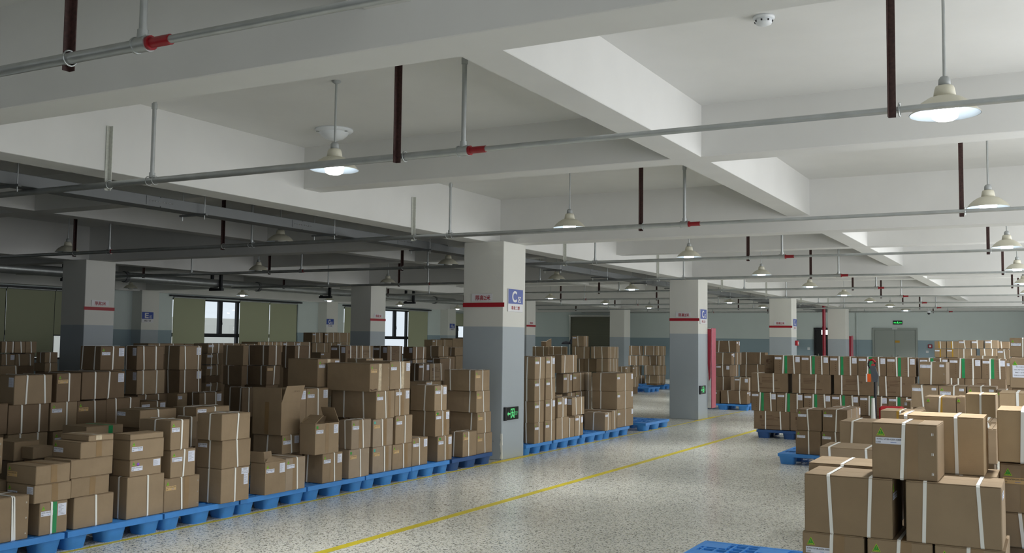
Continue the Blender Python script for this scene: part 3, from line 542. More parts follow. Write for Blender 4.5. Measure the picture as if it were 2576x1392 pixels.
(12.95,13.9,2.278,2.58,0.436,0.714,'T L s.55','s.3 s.7 W','','upper strapped carton, right column of the pallet before the carton wall',2,'M'),
(4.9,5.32,0.794,1.075,0.39,0.644,'T L s.47 k.6','','','strapped carton, left of three at picture bottom, foreground stack',7,'N'),
(4.9,5.32,0.794,1.075,0.135,0.39,'T L s.47','','','strapped carton, left, hidden base tier of foreground stack',7,'N'),
(4.9,5.32,0.498,0.778,0.39,0.644,'T L s.47 k.6','','','strapped carton, middle of three at picture bottom, foreground stack',7,'N'),
(4.9,5.32,0.498,0.778,0.135,0.39,'T L s.47','','','strapped carton, middle, hidden base tier of foreground stack',7,'N'),
(4.9,5.32,0.199,0.488,0.39,0.644,'T L s.47 k.6','','','strapped carton, right of three at picture bottom, foreground stack',7,'N'),
(4.9,5.32,0.199,0.488,0.135,0.39,'T L s.47','','','strapped carton, right, hidden base tier of foreground stack',7,'N'),
(4.9,5.24,0.667,1.064,0.644,0.92,'s.3 s.75','T L','','strapped carton, wide, left of black gap in foreground stack',7,'N'),
(4.9,5.24,0.212,0.608,0.644,0.92,'s.2 s.78','L','','strapped carton, widest, right of black gap in foreground stack',7,'N'),
(4.92,5.22,0.471,0.756,0.92,1.178,'T L s.475 k.62 m','','','strapped carton, topmost front with creased corner, foreground stack',7,'N'),
(5.26,5.56,0.298,0.681,0.92,1.197,'s.1 s.68','','','strapped carton, pale topmost rear right, foreground stack',7,'N'),
(5.26,5.6,0.692,1.12,0.644,0.932,'s.4','','','strapped carton behind wide left one of foreground stack',7,'N'),
(5.26,5.6,0.247,0.663,0.644,0.92,'s.65','','','strapped carton behind widest one of foreground stack',7,'N'),
(7.3,7.7,0.857,1.478,0.547,0.811,'s.12 s.52','','','strapped carton, green-taped low flat top behind foreground stack',0,'O'),
(8.3,8.75,1.204,1.522,0.696,0.924,'s.3','','','strapped carton, leaning left of creased topmost foreground carton',0,'O'),
(5.45,5.85,0.013,0.243,0.733,0.97,'T K k.5','','','upper taped carton in right edge stack beside foreground stack',0,'O'),
(5.45,5.85,-0.041,0.226,0.567,0.732,'s.28','','','lower strapped carton in right edge stack beside foreground stack',0,'O'),
(5.4,5.8,-0.038,0.248,0.98,1.231,'s.38','','','strapped carton, big pale strapped, right picture edge, upper',0,'O'),
(6.2,6.6,0.288,0.332,0.879,1.078,'T D','','','brown carton, narrow, big white label, between foreground and edge stacks',0,'O'),
(6.9,7.3,0.32,0.39,1.025,1.069,'s.3','','','strapped carton, sliver left of the narrow big-label carton',0,'O'),
(7.2,7.65,-0.009,0.316,1.014,1.239,'s.33','','','strapped carton, pale strapped, above and behind big pale edge carton',0,'O'),
(9.3,9.7,0.436,0.666,0.904,1.131,'s.5','','','strapped carton, plain strapped, middle right, behind pale topmost',0,'Q'),
(9.9,10.3,0.79,1.054,0.89,1.068,'T y.52 s.48','','','strapped carton with yellow tape in the middle right cluster',0,'Q'),
(9.9,10.3,0.71,0.786,0.894,1.076,'T','','','brown carton, narrow, right of the yellow-taped middle carton',0,'Q'),
(9.4,9.8,1.035,1.369,0.813,0.955,'y.45 s.5','','','strapped carton, low orange-taped, behind creased topmost carton',0,'Q'),
(11.5,11.95,1.087,1.357,0.873,1.111,'L s.42 w','','','strapped carton, left of row under the single raised carton',0,'Q'),
(11.5,11.95,0.817,1.082,0.885,1.111,'T L s.55 w','','','strapped carton, middle of row right under the raised carton',0,'Q'),
(11.5,11.95,0.533,0.807,0.884,1.112,'T L s.5 w','','','strapped carton, third of row, right of the raised carton',0,'Q'),
(11.5,11.95,0.387,0.528,0.89,1.082,'T s.7','','','strapped carton, fourth low one right of the raised carton',0,'Q'),
(10.6,11,1.13,1.225,0.784,0.911,'','','','brown carton, small, left below the yellow-taped carton',0,'Q'),
(12.2,12.5,1.446,1.518,0.795,0.895,'L','','','brown carton, tiny labelled, before green-taped wall',0,'Q'),
(11.6,11.98,1.015,1.286,1.116,1.359,'L s.45 w m','','','strapped carton, raised single with staples before green-taped wall',0,'Q'),
(8.9,9.3,0.048,0.31,1.209,1.447,'T D','','','brown carton with large address label at right picture edge',0,'Q'),
(11.2,11.6,0.298,0.423,1.146,1.399,'L','','','brown carton, sliver left of large address label carton',0,'Q'),
(13.2,13.6,0.148,0.455,1.414,1.64,'T L s.45','','','strapped carton, highest at right picture edge',0,'Q'),
(26.5,26.9,2.31,2.575,1.461,1.642,'s.5 y.4','','','strapped carton, upper left of four olive far right cartons',4,'Y'),
(26.5,26.9,2.313,2.578,1.248,1.453,'L y.5','','','brown carton, lower left of four olive far right cartons',4,'Y'),
(26.5,26.9,2.03,2.296,1.465,1.645,'s.5 y.4','','','strapped carton, upper right of four olive far right cartons',4,'Y'),
(26.5,26.9,2.033,2.299,1.253,1.457,'L y.5','','','brown carton, lower right of four olive far right cartons',4,'Y'),
(22.5,22.9,1.494,1.723,1.48,1.652,'L s.5','','','strapped carton, first of far upper row by end wall',4,'Y'),
(22.5,22.9,1.259,1.483,1.483,1.654,'L s.5','','','strapped carton, second of far upper row by end wall',4,'Y'),
(22.5,22.9,0.991,1.23,1.487,1.657,'L s.5','','','strapped carton, third of far upper row by end wall',4,'Y'),
(22.9,23.3,0.799,1.004,1.489,1.635,'s.3','','','strapped carton, fourth of far upper row by end wall',4,'Y'),
(22.5,22.9,1.403,1.72,1.271,1.475,'s.3 s.75','','','strapped carton, left of far two-strap pair by end wall',4,'Y'),
(22.5,22.9,1.018,1.326,1.278,1.48,'s.3 s.75','','','strapped carton, right of far two-strap pair by end wall',4,'Y'),
(20.5,20.9,0.713,0.917,1.291,1.474,'L s.6','','','strapped carton, small square-labelled far right',4,'Y'),
(20.5,20.9,0.922,1.401,1.185,1.354,'s.5','','','strapped carton, flat far top just above carton wall',4,'Y'),
]
HIDDEN=[
(30.94,31.24,11.29,11.655,0.136,0.178),
(26.828,27.299,10.92,11.04,0.001,0.194),
(30.446,30.826,11.27,11.623,0.136,0.195),
(27.394,27.869,10.92,11.185,0.001,0.197),
(15.461,15.693,7.02,7.335,0.136,0.307),
(14.556,14.804,6.92,7.185,0.136,0.325),
(14.86,15.197,6.92,7.235,0.136,0.347),
(4.454,4.557,6.64,6.905,0.136,0.36),
(13.733,13.908,6.72,6.985,0.136,0.372),
(5.604,5.966,8.12,8.535,0.001,0.377),
(6.056,6.335,8.12,8.385,0.001,0.393),
(24.215,24.485,6.2,6.807,0.001,0.404),
(7.376,7.598,6.54,6.877,0.136,0.419),
(23.959,24.741,10.22,10.524,0.001,0.431),
(16.265,16.655,2.706,3.084,0.136,0.435),
(16.265,16.655,2.28,2.661,0.136,0.435),
(16.265,16.655,1.917,2.238,0.136,0.435),
(7.315,7.685,0.877,1.463,0.001,0.546),
(4.426,4.504,6.62,6.985,0.499,0.547),
(6.374,6.427,6.72,6.85,0.136,0.566),
(5.465,5.835,-0.021,0.211,0.136,0.566),
(8.991,9.147,8.62,8.89,0.001,0.57),
(8.211,8.529,8.52,8.683,0.001,0.576),
(7.259,7.566,8.37,8.635,0.001,0.581),
(4.83,5.014,6.92,7.185,0.136,0.582),
(7.981,8.096,8.62,8.758,0.001,0.586),
(4.883,5.021,6.77,6.875,0.136,0.601),
(7.951,8.265,6.74,7.105,0.136,0.619),
(7.725,7.915,6.74,7.105,0.136,0.619),
(5.215,5.562,8.12,8.535,0.001,0.662),
(6.631,7.003,8.12,8.535,0.001,0.663),
(8.315,8.735,1.224,1.507,0.001,0.695),
(10.93,11.23,11.22,11.485,0.001,0.716),
(24.262,24.632,11.07,11.202,0.001,0.716),
(5.504,5.838,6.97,7.235,0.136,0.717),
(6.041,6.417,6.97,7.235,0.136,0.742),
(16.265,16.655,1.193,1.38,0.136,0.744),
(16.265,16.655,0.641,1.149,0.136,0.744),
(7.56,7.915,8.77,9.135,0.001,0.746),
(11.436,11.699,10.32,10.719,0.001,0.767),
(6.492,6.87,6.77,7.035,0.136,0.776),
(10.615,10.985,1.15,1.21,0.001,0.783),
(18.668,18.972,11.62,11.722,0.001,0.801),
(9.415,9.785,1.055,1.354,0.001,0.812),
(14.31,14.715,9.22,9.459,0.001,0.82),
(17.846,18.451,11.52,11.813,0.001,0.822),
(11.515,11.935,1.107,1.342,0.001,0.872),
(8.143,8.448,8.77,8.962,0.001,0.883),
(11.515,11.935,0.553,0.792,0.001,0.883),
(11.515,11.935,0.837,1.067,0.001,0.884),
(9.915,10.285,0.81,1.039,0.001,0.889),
(11.515,11.935,0.407,0.513,0.001,0.889),
(12.935,13.29,8.52,8.835,0.001,0.89),
(9.96,10.03,9.57,9.875,0.001,0.897),
(10.166,10.402,9.32,9.716,0.001,0.898),
(12.626,12.894,8.52,8.63,0.001,0.899),
(9.315,9.685,0.456,0.651,0.001,0.903),
(10.194,10.558,6.77,6.987,0.136,0.918),
(10.403,10.602,14.22,14.459,0.001,0.95),
(10.934,11.219,11.22,11.485,0.846,0.952),
(18.426,18.757,15.22,15.485,0.001,0.969),
(8.48,8.706,12.52,12.758,0.001,0.989),
(13.197,13.558,9.02,9.176,0.001,0.997),
(7.215,7.635,0.011,0.301,0.001,1.013),
(10.228,10.528,14.72,15.135,0.001,1.03),
(9.988,10.19,14.72,14.966,0.001,1.034),
(16.265,16.655,1.411,1.785,0.136,1.051),
(19.03,19.471,12.62,12.885,0.001,1.062),
(25.798,26.316,16.52,16.935,0.001,1.075),
(25.215,25.756,16.52,16.785,0.001,1.08),
(10.84,11.154,9.42,9.623,0.001,1.115),
(11.215,11.585,0.318,0.408,1.083,1.145),
(21.026,21.533,16.82,17.235,0.001,1.15),
(20.69,20.987,16.82,17.235,0.001,1.151),
(12.501,12.875,9.02,9.259,0.001,1.154),
(20.022,20.648,16.82,17.085,0.001,1.155),
(11.803,12.102,9.02,9.435,0.001,1.164),
(11.477,11.766,9.02,9.262,0.001,1.169),
(13.58,14.028,14.52,14.885,0.001,1.171),
(7.064,7.342,8.77,9.055,0.001,1.176),
(20.515,20.885,0.942,1.386,0.001,1.184),
(12.719,13.53,14.52,14.885,0.001,1.207),
(8.915,9.285,0.068,0.295,0.001,1.208),
(9.047,9.334,6.82,7.054,0.136,1.225),
(16.404,16.844,14.22,14.635,0.001,1.231),
(10.612,10.783,15.02,15.435,0.001,1.233),
(15.989,16.364,14.22,14.635,0.001,1.233),
(15.71,15.949,14.22,14.635,0.001,1.234),
(15.488,15.671,14.22,14.635,0.001,1.235),
(15.235,15.452,14.22,14.635,0.001,1.236),
(14.762,15.192,14.22,14.635,0.001,1.239),
(14.104,14.717,14.22,14.635,0.001,1.242),
(26.515,26.885,2.333,2.563,0.001,1.247),
(26.515,26.885,2.053,2.284,0.001,1.252),
(22.515,22.885,1.423,1.705,0.001,1.27),
(22.515,22.885,1.038,1.311,0.001,1.277),
(20.515,20.885,0.733,0.902,0.001,1.29),
(26.356,27.011,16.52,16.935,0.001,1.294),
(25.508,25.824,12.82,12.943,0.001,1.373),
(13.215,13.585,0.168,0.44,0.001,1.413),
(22.915,23.285,0.819,0.989,0.001,1.488),
]

# ------------------------------------------------------------------ the building
def structure(mb, name, material, parent=None, **k):
    o = mb.obj(name, material, parent, **k)
    if parent is None: o['kind'] = 'structure'
    return o
ZM, ZS, ZC = 2.827, 3.013, 3.427
structure(MB().box(X0-.3, X1+.3, Y0-.3, Y1+.3, -.2, 0), 'floor', 'terrazzo')
structure(MB().box(X0-.3, X1+.3, Y0-.3, Y1+.3, ZC, ZC+.15), 'ceiling', 'ceiling_paint')

XC = {-1.96: XB, 6.246: XB, 14.452: [x+.09 for x in XB]}
BX = [(x+.33, x+.606) for x in XB]                     # main beams across (along Y)
BY = [(-1.96, -1.645), (6.49, 6.808), (14.7, 15.015)]  # main beams along the aisle
SY = [(2.4225, 2.68), (10.62, 10.88), (18.82, 19.08)]
SX = []
for i in range(len(BX)): 
    c = (BX[i][1]+(BX[i+1][0] if i+1 < len(BX) else BX[i][1]+7.75))/2
    SX.append((c-.128, c+.128))
SX[2] = (7.539, 7.796)
SX = [s for s in SX if s[1] < X1-.1]
n = 0
def beam(a, b, c, d, z):
    global n; n += 1
    structure(MB().cbox(a, b, c, d, z, ZC+.01, .004), 'trim_%d' % n, 'ceiling_paint')
for a, b in BX: beam(a, b, Y0, Y1, ZM)
for a, b in BY: beam(X0, X1, a, b, ZM+.0005)
for a, b in SX: beam(a, b, Y0, Y1, ZS)
for a, b in SY: beam(X0, X1, a, b, ZS+.0005)
beam(X1-.25, X1, Y0, Y1, ZM-.02); beam(X0, X1, Y1-.3, Y1, ZM-.03)
# end wall, right wall, back wall
structure(MB().box(X1, X1+.2, Y0, Y1, 0, ZC), 'wall_far', 'wall_paint')
def wall_openings(name, axis, pos, th, lo, hi, ops, z0, z1):
    """wall with a row of openings; axis 'x' runs along X at y=pos"""
    mb = MB(); B = (lambda a, b, c, d: mb.box(a, b, min(pos, pos+th), max(pos, pos+th), c, d)) if axis == 'x' else (lambda a, b, c, d: mb.box(min(pos, pos+th), max(pos, pos+th), a, b, c, d))
    c = lo
    for a, b in ops:
        B(c, a, 0, ZC); B(a, b, 0, z0); B(a, b, z1, ZC); c = b
    B(c, hi, 0, ZC)
    return structure(mb, name, 'wall_paint')
wall_openings('wall_right', 'x', Y0, -.2, X0, X1, [(x+1.5, x+7.1) for x in XB[:6]], .95, 2.75)
wall_openings('wall_back', 'y', X0, -.2, Y0, Y1, [(-.5, 5.1), (7.8, 13.4)], .95, 2.75)
OPEN = [(12.4, 17.4), (20.83, 26.4), (28.9, 34.5), (36.2, 39.0)]
wall_openings('wall_left', 'x', Y1, .22, X0, X1, OPEN, .9, 2.68)
# wall pillars at the left wall and pillars of the hall
npil = 0
def pillar(x, y, w=.606, d=.606, zt=ZM):
    o = structure(MB().cbox(x, x+w, y, y+d, 0, zt+.004, .006), 'trim_%d' % (100+int(x*2+y*40)), 'pillar_paint'); return o
C1 = None
for y in (-1.96, 6.246, 14.452):
    for x in XC[y]:
        if y == 6.246 and abs(x-3.16) < .01: pass
        p = pillar(x, y)
        if y == 6.246 and abs(x-11.19) < .01: C1 = p
for x in XB[2:]:
    pillar(x+.13 if x < 35 else x+.05, 22.43, .62, .4)
# broken plaster corner and joint on the C sign pillar
mb = MB(); pts = [(0, .02), (-.012, .1), (.004, .19), (-.006, .27), (0, .34)]
for (a, z), (b, z2) in zip(pts, pts[1:]):
    mb.prism([(11.188, 6.248, z), (11.188, 6.248+.02+a, z), (11.188, 6.248+.012+b, z2), (11.188, 6.248, z2)], (-1, 0, 0), .003)
    mb.prism([(11.188, 6.244, z), (11.188, 6.244, z2), (11.205-b*.5, 6.244, z2), (11.215+a*.5, 6.244, z)], (0, -1, 0), .003)
mb.obj('broken_plaster', 'plaster', C1)
MB().box(11.186, 11.19, 6.36, 6.85, .235, .238).obj('base_joint', 'frame_dark', C1)
# floor lines
structure(MB().box(2.5, 39.0, 6.165, 6.207, 0, .0015), 'trim_90', 'line_yellow')
structure(MB().box(2.5, 24.0, 4.61, 4.69, 0, .0015), 'trim_91', 'line_yellow')
structure(MB().box(10.9, 12.0, 6.15, 6.24, .0015, .003), 'trim_92', 'line_yellow_fresh')
structure(MB().box(18.95, 20.25, 6.15, 6.24, .0015, .003), 'trim_93', 'line_yellow_fresh')
# height marks and zone signs on the pillars
def height_mark(x, y, face, where):
    t = thing('height_limit_mark', 'red height limit stripe and characters on %s' % where, 'sign', (x, y, 2.0), group='red height limit stripes')
    w = .606
    if face == 'X':
        MB().box(-.004, 0, -.02, w, -.028, .028).obj('stripe', 'sign_red', t)
        MB().box(-.003, 0, .16, .47, .05, .145).obj('backing', 'sign_white', t); text('characters', '限高2米', 'sign_red', t, 'X', (-.0045, .30, .092), .225, .07, .018)
    else:
        MB().box(-.02, w, -.004, 0, -.028, .028).obj('stripe', 'sign_red', t)
        MB().box(.13, .48, -.003, 0, .05, .145).obj('backing', 'sign_white', t); text('characters', '限高2米', 'sign_red', t, 'Y', (.31, -.0045, .092), .225, .07, .018)
height_mark(11.184, 6.246, 'X', 'the nearest pillar'); height_mark(19.234, 6.246, 'X', 'the second C sign pillar'); height_mark(27.314, 6.246, 'X', 'the third C sign pillar')
height_mark(11.28, 14.446, 'Y', 'the left shaded pillar'); height_mark(19.33, 14.446, 'Y', 'the middle shaded pillar'); height_mark(27.41, 14.446, 'Y', 'the pillar behind the nearest one')
def zone_sign(x, y, letter, sub, where, ink='sign_red'):
    t = thing('zone_sign', 'blue and white %s zone sign on %s' % (letter, where), 'sign', (x, y, 1.915), group='blue and white zone signs')
    MB().cbox(0, .405, -.012, 0, 0, .30, .004).obj('board', 'sign_white', t)
    MB().box(.004, .401, -.0145, -.012, .105, .297).obj('blue_panel', 'sign_blue', t)
    text('letter', letter, 'sign_white', t, 'Y', (.165, -.016, .2), .135, .15, .03)
    text('character', '区', 'sign_white', t, 'Y', (.305, -.016, .165), .085, .075, .015)
    text('department', sub, ink, t, 'Y', (.2, -.014, .052), .23, .05, .015)
zone_sign(11.30, 6.244, 'C', '事业二部', 'the nearest pillar'); zone_sign(19.33, 6.244, 'C', '事业二部', 'the second C sign pillar'); zone_sign(27.47, 6.244, 'C', '事业二部', 'the third C sign pillar')
zone_sign(19.38, 22.428, 'E', '事业一部', 'the window wall', 'ink_sign'); zone_sign(27.42, 22.428, 'G', '千岛湖', 'the window wall', 'ink_sign'); zone_sign(35.53, 22.428, 'H', '事业部', 'the window wall', 'ink_sign')
def exit_plate(x, y, z, where):
    t = thing('exit_sign', 'black photoluminescent exit sign with green arrow low on %s' % where, 'sign', (x, y, z), group='low exit signs on pillars')
    MB().cbox(0, .37, -.02, 0, 0, .165, .003).obj('plate', 'exit_black', t)
    MB().box(-.004, .035, -.028, -.0, -.004, .169).obj('side_block', 'rubber_black', t)
    f = -.0215
    P = lambda *q: [(a, f, b) for a, b in q]
    MB().prism(P((.06, .08), (.085, .11), (.085, .09), (.14, .09), (.14, .07), (.085, .07), (.085, .05)), (0, -1, 0), .001).obj('arrow', 'exit_green', t)
    m = MB()
    for a, b, c, d in ((.15, .165, .02, .145), (.235, .25, .02, .145), (.15, .25, .13, .145)): m.box(a, b, f-.001, f, c, d)
    m.obj('door_outline', 'exit_green', t)
    m = MB(); m.tube((.198, f-.001, .115), (.198, f, .115), .009, 10)
    for a, b in (((.195, .105), (.2, .07)), ((.2, .1), (.225, .085)), ((.195, .1), (.172, .088)), ((.2, .07), (.222, .055)), ((.222, .055), (.228, .03)), ((.2, .07), (.185, .045)), ((.185, .045), (.172, .03))):
        m.tube((a[0], f, a[1]), (b[0], f, b[1]), .006, 6)
    m.obj('running_figure', 'exit_green', t)
    text('lettering', '安全出口', 'exit_green', t, 'Y', (.305, f-.001, .095), .085, .022); text('lettering', 'EXIT', 'exit_green', t, 'Y', (.3, f-.001, .065), .06, .018)
exit_plate(11.235, 6.244, .505, 'the nearest pillar'); exit_plate(19.29, 6.244, .505, 'the second C sign pillar')

# ------------------------------------------------------------------ windows, blinds, doors
nb = 0
BL = {0: [(12.42, 15.5, 1.0), (15.53, 16.88, 1.0), (16.9, 17.38, 1.545)], 1: [(20.85, 22.1, 1.0), (23.58, 24.94, 1.0), (24.97, 26.3, 1.0)], 2: [(28.92, 31.42, 1.0), (33.03, 34.42, 1.0)], 3: [(36.22, 37.6, 2.15), (37.62, 38.98, 1.0)]}
BN = {(0, 0): 'wide olive roller blind at the left picture edge', (0, 1): 'olive roller blind left of the left shaded pillar', (0, 2): 'narrow roller blind ending above a bright slit by left pillar',
      (1, 0): 'olive roller blind left of the bright left window', (1, 1): 'olive roller blind right of the bright left window', (1, 2): 'olive roller blind ending before the G sign wall',
      (2, 0): 'wide olive roller blind behind the middle shaded pillar', (2, 1): 'olive roller blind right of the second bright window', (3, 0): 'short roller blind above far bright window', (3, 1): 'farthest roller blind beside the end wall'}
for k, (a, b) in enumerate(OPEN):
    root = bpy.data.objects.new('window_%d' % (k+1), None); COL.objects.link(root); root.location = (a, Y1+.06, .9); root['kind'] = 'structure'
    W = b-a; H = 1.78; edges = {0: [0, 1.55, 3.12, 4.5, 5.0], 1: [0, 1.29, 2.74, 4.13, 5.57], 2: [0, 1.25, 2.55, 4.12, 5.6], 3: [0, 1.4, 2.8]}[k]
    m = MB()
    m.box(0, W, 0, .07, H-.05, H); m.box(0, W, 0, .07, 0, .05); m.box(0, W, 0, .07, .63, .74)
    m.obj('frame_rail', 'frame_dark', root)
    for i, e in enumerate(edges):
        MB().box(max(0, e-.05), min(W, e+.05), -.01, .075, 0, H).obj('mullion', 'frame_dark', root)
    for e0, e1 in zip(edges, edges[1:]):
        if e1-e0 < .8: cc = []
        else: cc = [(e0+e1)/2-.02]
        for c in cc:
            MB().box(c-.075, c+.075, -.01, .075, .74, H).obj('sash_stile', 'frame_dark', root)
            MB().box(c+.03, c+.05, -.035, -.01, 1.1, 1.16).tube((c+.04, -.03, 1.14), (c+.05, -.045, 1.02), .008, 6).obj('window_handle', 'frame_dark', root)
        for p0, p1 in zip([e0]+cc, cc+[e1]): MB().box(p0+.05, p1-.05, .03, .036, .74, H-.05).obj('pane', 'window_glass', root)
        MB().box(e0+.05, e1-.05, .03, .036, .05, .63).obj('pane', 'window_glass', root)
    for j, (p, q, zb) in enumerate(BL[k]):
        t = thing('roller_blind', BN[(k, j)], 'blind', (p, Y1-.03, 2.66), group='olive roller blinds on the window wall')
        MB().box(0, q-p, .012, .016, zb-2.66, .02).obj('fabric', 'blind_fabric', t)
        MB().tube((0, .0, .04), (q-p, 0, .04), .028, 10).obj('roller', 'galvanised', t)
        MB().box(0, q-p, .004, .022, zb-2.69, zb-2.66).obj('hem_bar', 'frame_dark', t)
for a, b in ((15.2, 17.6), (20.7, 26.5), (28.8, 34.6)):
    nb += 1
    structure(MB().box(a-(4 if a < 16 else 0), b, Y1-.09, Y1-.0, 2.72, 2.76), 'trim_%d' % (80+nb), 'frame_dark')
# outside
t = thing('building', 'pale plain building seen through the left windows', 'building', (0, 62, -4))
MB().box(-5, 30, 0, 8, 0, 6.3).obj('wall', 'concrete_out', t); MB().box(34, 90, 4, 12, 0, 7.2).obj('wall', 'concrete_out', t)
structure(MB().box(-60, 160, 24, 140, -4.2, -4), 'ground', 'ground_out')
# doors in the end wall
def leaf_door(nm, y0, y1, z1, material, leaves):
    root = bpy.data.objects.new(nm, None); COL.objects.link(root); root.location = (X1, y0, 0); root['kind'] = 'structure'; W = y1-y0
    m = MB(); m.box(-.06, 0, -.07, 0, 0, z1+.07).box(-.06, 0, W, W+.07, 0, z1+.07).box(-.06, 0, 0, W, z1, z1+.07); m.obj('door_frame', material, root)
    for i in range(leaves):
        a = W*i/leaves+.006; b = W*(i+1)/leaves-.006
        d = MB().cbox(-.035, -.001, a, b, .01, z1-.004, .004).obj('door_leaf', material, root)
        MB().cbox(-.05, -.035, b-.12 if i == 0 else a+.08, b-.08 if i == 0 else a+.12, 1.0, 1.16, .004).obj('door_handle', 'chrome', d)
    return root
d1 = leaf_door('door_1', 4.47, 5.91, 2.1, 'door_grey', 2)
MB().box(-.04, -.0355, .55, .72, 1.62, 1.7).obj('notice', 'tape_yellow', d1)
MB().box(-.1, -.06, .62, .8, 2.12, 2.15).obj('door_lamp', 'plastic_white', d1)
d2 = leaf_door('door_2', 7.1, 8.08, 2.1, 'door_black', 1)
MB().box(-.04, -.036, .52, .76, 1.9, 2.08).obj('pane', 'pane_lit', d2); MB().box(-.04, -.036, .24, .46, 1.9, 2.08).obj('pane', 'pane_lit', d2)
# large roller blind on the end wall with bright side rail
sh = bpy.data.objects.new('wall_blind', None); COL.objects.link(sh); sh.location = (X1, 16.55, 0); sh['kind'] = 'structure'
m = MB()
for i in range(26): m.cbox(-.045, -.01, 0, 2.0, .1*i, .1*i+.099, .002)
o = m.obj('blind_curtain', 'blind_grey', sh)
MB().box(-.09, 0, 2.0, 2.06, 0, 2.66).obj('guide_rail', 'chrome', sh); MB().box(-.09, 0, -.12, 0, 0, 2.66).obj('guide_rail', 'frame_dark', sh); MB().box(-.16, 0, -.1, 2.06, 2.6, 2.68).obj('blind_box', 'chrome', sh)
t = thing('exit_sign', 'green lit exit box above the grey double door', 'sign', (X1-.03, 4.92, 2.3))
MB().cbox(0, .03, 0, .33, 0, .145, .003).obj('housing', 'exit_black', t)
text('lettering', '安全', 'exit_lit', t, 'X', (-.002, .255, .07), .1, .06, .02); text('lettering', '出口', 'exit_lit', t, 'X', (-.002, .07, .07), .1, .06, .02)
m = MB()
for a, b in (((.165, .11), (.165, .07)), ((.165, .1), (.14, .085)), ((.165, .1), (.19, .08)), ((.165, .07), (.14, .03)), ((.165, .07), (.19, .035))): m.tube((-.002, a[0], a[1]), (-.002, b[0], b[1]), .009, 6)
m.obj('running_figure', 'exit_lit', t)
def wall_item(name, label, cat, loc, parts, group=None):
    t = thing(name, label, cat, loc, group=group)
    for pn, mb, ma in parts: mb.obj(pn, ma, t)
    return t
wall_item('fire_alarm', 'dark red alarm box on the grey wall right of the double door', 'alarm', (X1, 3.9, 1.43), [('box_body', MB().cbox(-.06, 0, 0, .14, 0, .14, .01), 'cabinet_red'), ('push_plate', MB().box(-.065, -.06, .035, .105, .035, .105), 'plastic_white')])
wall_item('fire_alarm', 'red alarm box on side of the third C sign pillar', 'alarm', (27.72, 6.242, 1.485), [('box_body', MB().cbox(0, .14, -.07, 0, 0, .14, .01), 'jack_red'), ('push_plate', MB().box(.035, .105, -.074, -.07, .035, .105), 'plastic_white')])
wall_item('wall_outlet', 'white socket on the grey wall right of double door', 'socket', (X1, 4.03, 1.25), [('cover', MB().cbox(-.012, 0, 0, .09, 0, .09, .004), 'plastic_white'), ('socket_face', MB().box(-.014, -.012, .025, .065, .025, .065), 'sign_white')])
wall_item('wall_outlet', 'white socket on the grey wall left of the black door', 'socket', (X1, 8.3, 1.3), [('cover', MB().cbox(-.012, 0, 0, .1, 0, .1, .004), 'plastic_white'), ('socket_face', MB().box(-.014, -.012, .025, .065, .025, .065), 'sign_white')])
# red standpipe by the far pillar, conduit on wall
t = thing('fire_standpipe', 'tall red fire pipe at left side of the farthest aisle pillar', 'pipe', (35.15, 6.93, 0))
MB().tube((0, 0, .0), (0, 0, 3.42), .055, 16).obj('pipe_run', 'cabinet_red', t)
for z in (.35, 2.05): MB().tube((0, 0, z), (0, 0, z+.09), .068, 16).obj('pipe_clamp', 'cabinet_red', t)
t = thing('wall_conduit', 'thin pale conduit rising beside the far pillar on end wall', 'pipe', (X1-.03, 6.55, 0)); MB().tube((0, 0, 0), (0, 0, 2.8), .025, 8).obj('tube', 'wall_paint', t)
# fire hose cabinets behind pillars
def hose_cabinet(x, y, label):
    t = thing('hose_cabinet', label, 'cabinet', (x, y, .2), group='red fire hose cabinets behind pillars')
    MB().cbox(0, .26, 0, .62, 0, 1.64, .01).obj('cabinet_body', 'cabinet_white', t)
    MB().cbox(.0, .26, -.02, -.001, .0, 1.64, .006).obj('door', 'cabinet_pink', t)
    MB().prism([(-.001, .0, 1.62), (-.001, .072, 1.62), (-.001, .07, .9), (-.001, .045, .55), (-.001, .01, .62)], (-1, 0, 0), .003).obj('side_panel', 'cabinet_red', t)
hose_cabinet(19.848, 6.172, 'red and white tattered fire hose cabinet beside second C sign pillar')
hose_cabinet(35.98, 6.172, 'red fire hose cabinet beside the farthest aisle pillar')

# ------------------------------------------------------------------ pendant lamps
def lamp(label, lit, loc):
    t = thing('pendant_lamp', label, 'lamp', loc, group='pendant lamps, one in each ceiling bay')
    zc = ZC-2.77
    MB().lathe([(0, zc), (.035, zc), (.035, zc-.008), (.014, zc-.022), (.0, zc-.022)], n=16).obj('ceiling_rose', 'cap_grey', t)
    MB().tube((0, 0, .19), (0, 0, zc-.02), .0085, 8).obj('rod', 'galvanised', t)
    MB().lathe([(0, .2), (.02, .2), (.03, .185), (.031, .15), (0, .15)], n=16).obj('cap', 'cap_grey', t)
    MB().lathe([(.03, .152), (.045, .148), (.05, .135), (.058, .088), (.0, .088)], n=20).obj('collar', 'shade_enamel', t)
    MB().lathe([(.056, .092), (.085, .083), (.12, .06), (.15, .032), (.168, .008), (.178, 0), (.178, -.003)], n=32).obj('shade', 'shade_enamel', t)
    MB().lathe([(.176, -.003), (.166, .004), (.148, .028), (.118, .056), (.083, .079), (.02, .083)], n=32).obj('reflector', 'shade_inner', t)
    MB().lathe([(.0, -.036), (.045, -.034), (.064, -.022), (.07, .004), (.069, .045), (.0, .05)], n=20).obj('bulb', 'bulb_on' if lit else 'bulb_off', t)
    if lit:
        l = bpy.data.lights.new('lamp_light', 'AREA'); l.shape = 'DISK'; l.size = .11; l.energy = LAMP_W; l.spread = math.radians(106); l.color = (.95, .98, 1)
        lo = bpy.data.objects.new('lamp_light', l); COL.objects.link(lo); lo.parent = t; lo.location = (0, 0, -.04)
    return t
